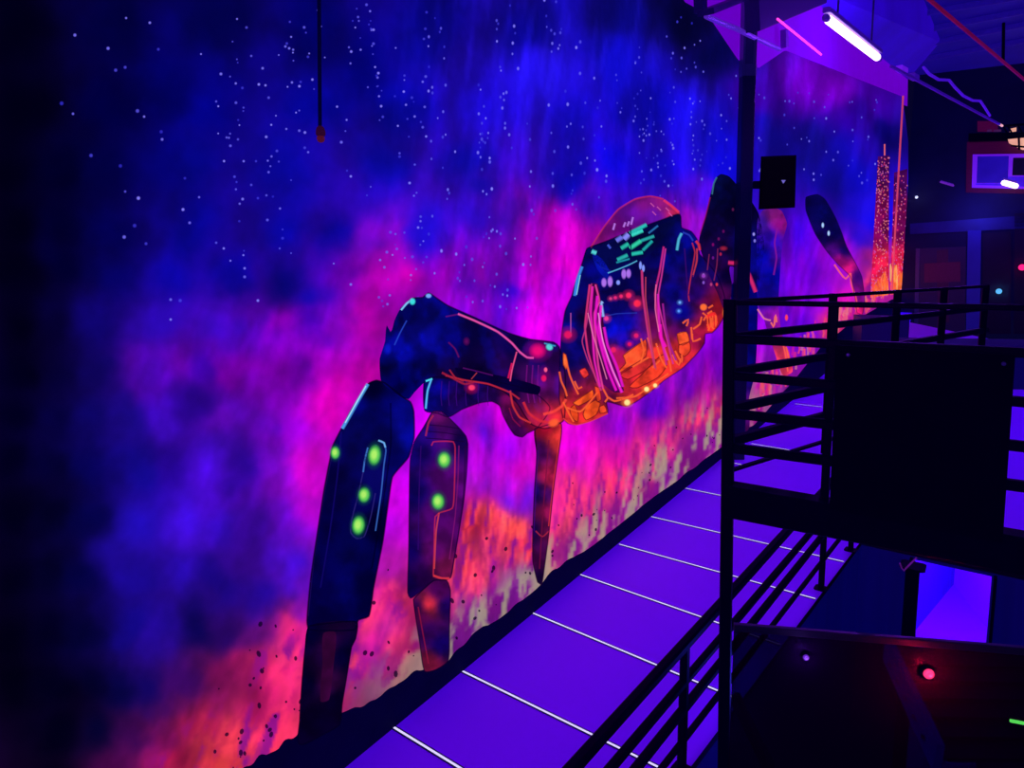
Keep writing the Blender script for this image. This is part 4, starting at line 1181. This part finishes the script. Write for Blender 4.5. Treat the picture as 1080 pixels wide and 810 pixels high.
# ------------------------------------------------------------------ UV tubes and their conduits
def tube_light(a, b, Y1, r, mat, label, housing=True, n=14, Y2=None):
    k = (275 - a[1]) / (275 - b[1])
    p, q = pt(a[0], a[1], Y1), pt(b[0], b[1], Y2 or Y1 * k)
    d = (q - p) / np.linalg.norm(q - p)
    e = empty('uv_tube_light', (p + q) / 2, label, 'light', 'ultraviolet tube lights')
    m_ = MB(); m_.lathe(p, d, [(-r * .9, r * .3), (-r * .55, r * .8), (0, r), (np.linalg.norm(q - p), r), (np.linalg.norm(q - p) + r * .55, r * .8), (np.linalg.norm(q - p) + r * .9, r * .3)], n)
    m_.build('tube', mat, e, smooth=True)
    if housing:
        for c, s_ in ((p, -1), (q, 1)):
            MB().lathe(c + d * s_ * r * 1.0, d * s_, [(0, r * .8), (.03, r * .9), (.05, r * .6)], 12).build('lamp_holder', M_METALB, e)
        MB().bar(p - d * .05 + UPZ * (r * 1.9), q + d * .05 + UPZ * (r * 1.9), r * 1.8, r * 1.3).build('batten', M_METALB, e)
        for u in (.15, .85):
            c = p * (1 - u) + q * u + UPZ * r * 2.4
            MB().tube([c, c + UPZ * 2.5], .006, 6).build('hanger_wire', M_GREY, e)
    return p, q, d
TP, TQ, TD = tube_light((874, 21), (925, 60.5), 4.45, .026, M_TUBE, 'bright glowing ultraviolet tube, largest of the ceiling tubes')
tube_light((820, 20), (866, 57.5), 5.2, .0085, M_TUBEPINK, 'thin pink ultraviolet tube left of the bright one', housing=False)
# conduit carrying on behind the bright tube
p = pt(940, 70, 5.9); q = pt(1054, 131, 5.9 * 205 / 144)
con = empty('cable_tray', (p + q) / 2, 'thin violet conduit run continuing behind the bright tube', 'conduit')
MB().tube([p, q], .014, 8).build('conduit', M_METALB, con)
for (x, y, u) in [(951, 73.5, .12), (963.5, 81, .23)]:
    c = pt(x, y, 5.9 * (1 + .42 * u))
    d = (q - p) / np.linalg.norm(q - p)
    MB().bar(c - d * .07, c + d * .07, .06, .05).build('junction_box', M_PINKFR if x < 955 else M_METALB, con)
mb = MB()
wv = [(974,71,6.4),(980,78,6.5),(990,84,6.7),(1001,84.5,6.9),(1007,92,7.0),(1016,101,7.2),(1026,106,7.5),(1034,106.5,7.7),(1039,114,7.9),(1044,122,8.1)]
pp = [pt(*a_) for a_ in wv]
mb.tube(pp, .013, 8)
o = mb.build('loose_cable', principled('violet_cable', (.2, .1, .6), .5, emit=L(62, 14, 185), es=.9)); tag(o, 'wavy violet cable drooping above the conduit run', 'cable')
p, q = pt(1045, 126.5, 8.4), pt(1057, 133, 9.0)
tube_light((1045.5, 126.5), (1057, 132.7), 8.4, .014, glow('dim_tube', L(255, 180, 200), .9), 'short lit tube end at the far end of the conduit', housing=False, Y2=9.0)
# red pipe
p = pt(976, -4, 4.3); q = pt(1084, 87, 4.3 * 279 / 188)
o = MB().tube([p, p * .5 + q * .5, q, q + (q - p) * .5], .012, 10).build('red_pipe', M_RED, None, True); tag(o, 'red service pipe running diagonally below the ceiling at right', 'pipe')
mb = MB(); mb.tube([pt(1058.5, 24, 6.0), pt(1058, 66, 6.0)], .012, 6)
o = mb.build('hanger_rod', M_BLACK); tag(o, 'thin dark rod hanging from the ceiling behind the red pipe', 'rod')

# vertical orange cable at the mural's end
mb = MB(); a_ = [wl(952.5 - 12.3 * u, 101 + 210 * u, .3) for u in (0, .25, .5, .75, 1)]
mb.tube(a_, .04, 8)
o = mb.build('hanging_cable', M_ORANGE); tag(o, 'straight orange cable hanging down the far end of the mural', 'cable')

# ------------------------------------------------------------------ pendant on a cord
pc = 3.9
pe = empty('pendant_lamp', pt(338, 142, pc), 'small unlit pendant socket hanging on a dark cord before the mural', 'lamp')
MB().tube([pt(336.2, -140, pc), pt(336.5, 0, pc), pt(337.5, 134, pc)], .011, 8).build('cord', principled('cord_navy', (.002, .002, .01), .95, 0, .02, emit=L(1, 1, 44), es=.9), pe)
MB().lathe(pt(337.8, 133, pc), (0, 0, -1), [(0, .012), (.01, .022), (.03, .028), (.05, .028), (.055, .02)], 16).build('socket', principled('socket_maroon', (.01, .002, .008), .8, 0, .05, emit=L(44, 6, 40), es=.9), pe)
MB().lathe(pt(338.2, 143.5, pc), (0, 0, -1), [(0, .018), (.012, .024), (.03, .018), (.036, .005)], 16).build('bulb', principled('bulb_dull', (.02, .004, .01), .5, 0, .1, emit=L(88, 20, 40), es=.7), pe, True)

# ------------------------------------------------------------------ back wall with its window, doors and pilaster
def bk_(x, y, o=0.0): return on_plane(x, y, backp + nB * o, nB)
mb = MB()
mb.slab([backp - UPZ * .2, BR - UPZ * .2, BR + UPZ * TOPZ, backp + UPZ * TOPZ], -nB * .3)
tag(mb.build('wall_back', M_BACK), kind='structure')
def panel(name, pts, o, t_, mat, parent=None):
    return MB().slab([bk_(x, y, o) for x, y in pts], nB * t_).build(name, mat, parent)
# softly lit strip above the doors and pilaster
tag(panel('trim_2', [(1021,243),(1035,243),(1033,352),(1019,352)], .0, .25, M_BLUE), kind='structure')
tag(panel('trim_3', [(960,236),(1100,226),(1100,240),(960,247)], .0, .1, principled('blue_lintel', (.01, .01, .12), .6, emit=L(3, 3, 82), es=.8, var=.5, scale=.8)), kind='structure')
# window
wn = panel('window_1', [(1020,150),(1110,147),(1110,205),(1019,203)], .0, .12, M_MAROON); tag(wn, kind='structure')
panel('window_frame', [(1026,163),(1110,162),(1110,200),(1025,198)], .12, .08, M_PINKFR, wn)
panel('pane', [(1031,165),(1064,164.5),(1063,193),(1030,193)], .21, .03, M_PANE, wn)
panel('pane', [(1068.5,166.5),(1110,166),(1110,185),(1067.5,185)], .21, .03, M_DARKDOOR, wn)
panel('sill', [(1063,186.5),(1110,186.5),(1110,198),(1029,195),(1029,193.5),(1062,193.5)], .21, .05, principled('sill_blue', (.05, .02, .4), .5, emit=L(52, 6, 205), es=.8), wn)
# gallery above with truss
lg = panel('gallery_ledge', [(1022,142),(1110,140.5),(1110,148),(1022,150)], .12, .5, M_BLACK); tag(lg, 'dark gallery ledge above the far window', 'ledge')
pm = panel('gallery_board', [(1031,128),(1052,128),(1053,139),(1031,139)], .05, .1, principled('dull_maroon', (.08, .01, .03), .6, emit=L(62, 2, 50), es=.9)); tag(pm, 'dull maroon board on the gallery above the far window', 'board')
wp = panel('lit_opening', [(1063,147),(1073,146),(1110,143),(1110,160),(1078,158),(1064,151)], .65, .05, M_WARM); tag(wp, 'warm glowing opening above the window at the right edge', 'opening')
for (x0, y0, x1, y1) in [(1074.5,144,1075,158),(1066,153.5,1110,158)]:
    MB().bar(bk_(x0, y0, .75), bk_(x1, y1, .75), .08, .09).build('mullion', M_BLACK, wp)
lw = panel('lit_slot', [(1065,136),(1072,134.5),(1072,138.5),(1065,139.5)], .65, .05, M_WARM); tag(lw, 'small warm light slot under the roof truss at right', 'light')
for i, (x0, x1) in enumerate([(1041, 1046), (1048, 1056)]):
    o = panel('dim_slot', [(x0,137),(x1,136.5),(x1,138.8),(x0,139.2)], .2, .05, principled('dim_mauve_%s' % 'ab'[i], (.1, .04, .1), .6, emit=L(60, 24, 74), es=.9)); tag(o, ['narrow dim mauve slot on the gallery, left of a pair', 'wider dim mauve slot on the gallery, right of a pair'][i], 'light')
tr = empty('roof_truss', bk_(1062, 140, .9), 'small black lattice truss under the roof beside the lit slot', 'truss')
for a_, b_ in [((1056,133),(1110,129)),((1056,142),(1110,139))]:
    MB().bar(bk_(*a_, .9), bk_(*b_, .9), .12, .12).build('chord', M_BLACK, tr)
for x in (1058, 1063, 1074, 1090):
    MB().bar(bk_(x, 133, .9), bk_(x + 5, 141.5, .9), .08, .08).build('web_bar', M_BLACK, tr)
# far tubes
def ftube(a_, b_, r, mat, lab):
    p, q = bk_(*a_, 1.2), bk_(*b_, 1.2)
    e = empty('uv_tube_light', (p + q) / 2, lab, 'light', 'ultraviolet tube lights')
    d = (q - p) / np.linalg.norm(q - p); l_ = np.linalg.norm(q - p)
    MB().lathe(p, d, [(-r * .6, r * .5), (0, r), (l_, r), (l_ + r * .6, r * .5)], 12).build('tube', mat, e, True)
    MB().bar(p + UPZ * r * 1.5, q + UPZ * r * 1.5, r, r * .6).build('batten', M_METALB, e)
ftube((1058, 192.5), (1072, 196.5), .14, M_TUBE, 'small bright tube in front of the far window')
ftube((992, 191.8), (1005.5, 195.8), .055, glow('faint_violet_tube', L(96, 30, 175), 1.0), 'faint violet tube on the dark back wall')
# doors
d1 = panel('door_1', [(968,262),(1019,260),(1018,352),(966,352)], .0, .1, principled('navy_door', (.01, .006, .05), .5, emit=L(8, 3, 46), es=.85, var=.3, scale=.7)); tag(d1, kind='structure')
panel('door_panel', [(975,278),(1013,276),(1013,297),(975,298)], .1, .05, principled('maroon_panel', (.05, .01, .03), .6, emit=L(36, 2, 46), es=.9), d1)
panel('door_panel', [(988,264),(1000,263),(1001,340),(989,340)], .1, .03, principled('maroon_panel_dim', (.03, .01, .03), .6, emit=L(22, 2, 44), es=.9), d1)
panel('door_jamb', [(966,262),(970,262),(968,352),(964,352)], .1, .05, M_GREY, d1)
d2 = panel('door_2', [(1036,246),(1066,244),(1066,352),(1035,352)], .0, .1, M_DARKDOOR); tag(d2, kind='structure')
panel('door_sill', [(1040,322),(1060,321),(1060,323),(1040,323.5)], .1, .06, M_BLUE, d2)
d3 = panel('door_3', [(1070,225),(1110,224),(1110,352),(1069,352)], .0, .1, M_DARKDOOR); tag(d3, kind='structure')
for (x, y, r, c, nm, lab, es) in [(1053.5, 307.2, .13, L(90, 180, 255), 'cyan', 'pale blue target lamp on the dark door of the back wall', 1.0), (1078, 282, .15, L(240, 30, 120), 'magenta', 'magenta target lamp at the right edge on the back wall', 1.2), (966.7, 208, .07, L(200, 200, 255), 'white', 'tiny white lamp high on the dark back wall', 1.3)]:
    pos = bk_(x, y, .2)
    target_lamp(pos, nB, r, c, lab, nm, es)
    light(nm + '_glow', 'POINT', pos + nB * .5, tuple(c), 6, shadow_soft_size=.1)
# dark platform blocks in front of the back wall
for i, (a_, b_, Y_, h_) in enumerate([(908, 958, 20, 1.5), (962, 1120, 17, 1.1)]):
    p, q = pt(a_, 360, Y_), pt(b_, 360, Y_ - .5)
    p[2] = q[2] = 0
    o = MB().slab([p, q, q + UPZ * h_, p + UPZ * h_], np.array([.5, 1.5, 0])).build('partition_block', principled('navy_block_%s' % 'ab'[i], (.008, .008, .06), .7, emit=L(2, 2, 52), es=.8, var=.4, scale=1.0))
    tag(o, ['narrow navy partition standing behind the railing near the far mural end', 'wide low navy partition behind the railing at right'][i], 'partition')

# ------------------------------------------------------------------ light
w = bpy.data.worlds.new('world'); scene.world = w
w.use_nodes = True
w.node_tree.nodes['Background'].inputs[0].default_value = (.04, .03, .6, 1)
w.node_tree.nodes['Background'].inputs[1].default_value = .035
def spot(name, loc, tgt, e, col=(.32, .03, 1), ang=110):
    o = light(name, 'SPOT', loc, col, e, spot_size=math.radians(ang), spot_blend=.6, shadow_soft_size=.35)
    aim(o, tgt); return o
def aisle(s_, z, off=1.0):
    p = A0 + W * s_ + NW * off; return np.array([p[0], p[1], z])
spot('deck_fill_spot', aisle(0.5, 5.2, 1.2), aisle(0.5, 0, 1.3), 105)  # unseen fill spots added above the walkway to light the deck
spot('deck_fill_spot', aisle(4.0, 5.8, 1.5), aisle(4.0, 0, 1.5), 135)
spot('deck_fill_spot', aisle(8.0, 7.2, 2.2), aisle(8.2, 0, 2.0), 240)
spot('deck_fill_spot', aisle(12., 8.5, 3.5), aisle(12, 0, 4), 330)
tm = (TP + TQ) / 2
light('uv_tube_glow', 'POINT', tm - UPZ * .12, (.30, .05, 1), 1.2, shadow_soft_size=.1)
light('roof_wash', 'POINT', wl(880, 45, 3.0) - UPZ * .6, (.42, .03, 1), 90, shadow_soft_size=.3)  # added fill without a fixture, brightens the wall band under the roof
light('roof_wash', 'POINT', wl(800, 20, 3.0), (.4, .05, 1), 60, shadow_soft_size=.3)
light('ceiling_wash', 'POINT', pt(985, 66, 15), (.2, .02, 1), 700, shadow_soft_size=.3)  # unseen helper lamp, added to give the roof its glow
light('door_wash', 'POINT', bk_(1030, 222, 1.5), (.1, .08, 1), 160, shadow_soft_size=.3)
rl_ = (rc + ra + rb) / 3 + UPZ * 2.1
light('room_light', 'POINT', rl_, (.42, .02, 1), 110, shadow_soft_size=.15)
light('lower_blue', 'POINT', pt(850, 730, 4.4), (.05, .05, 1), 14, shadow_soft_size=.2)  # added blue fill for the dark space behind the acrylic
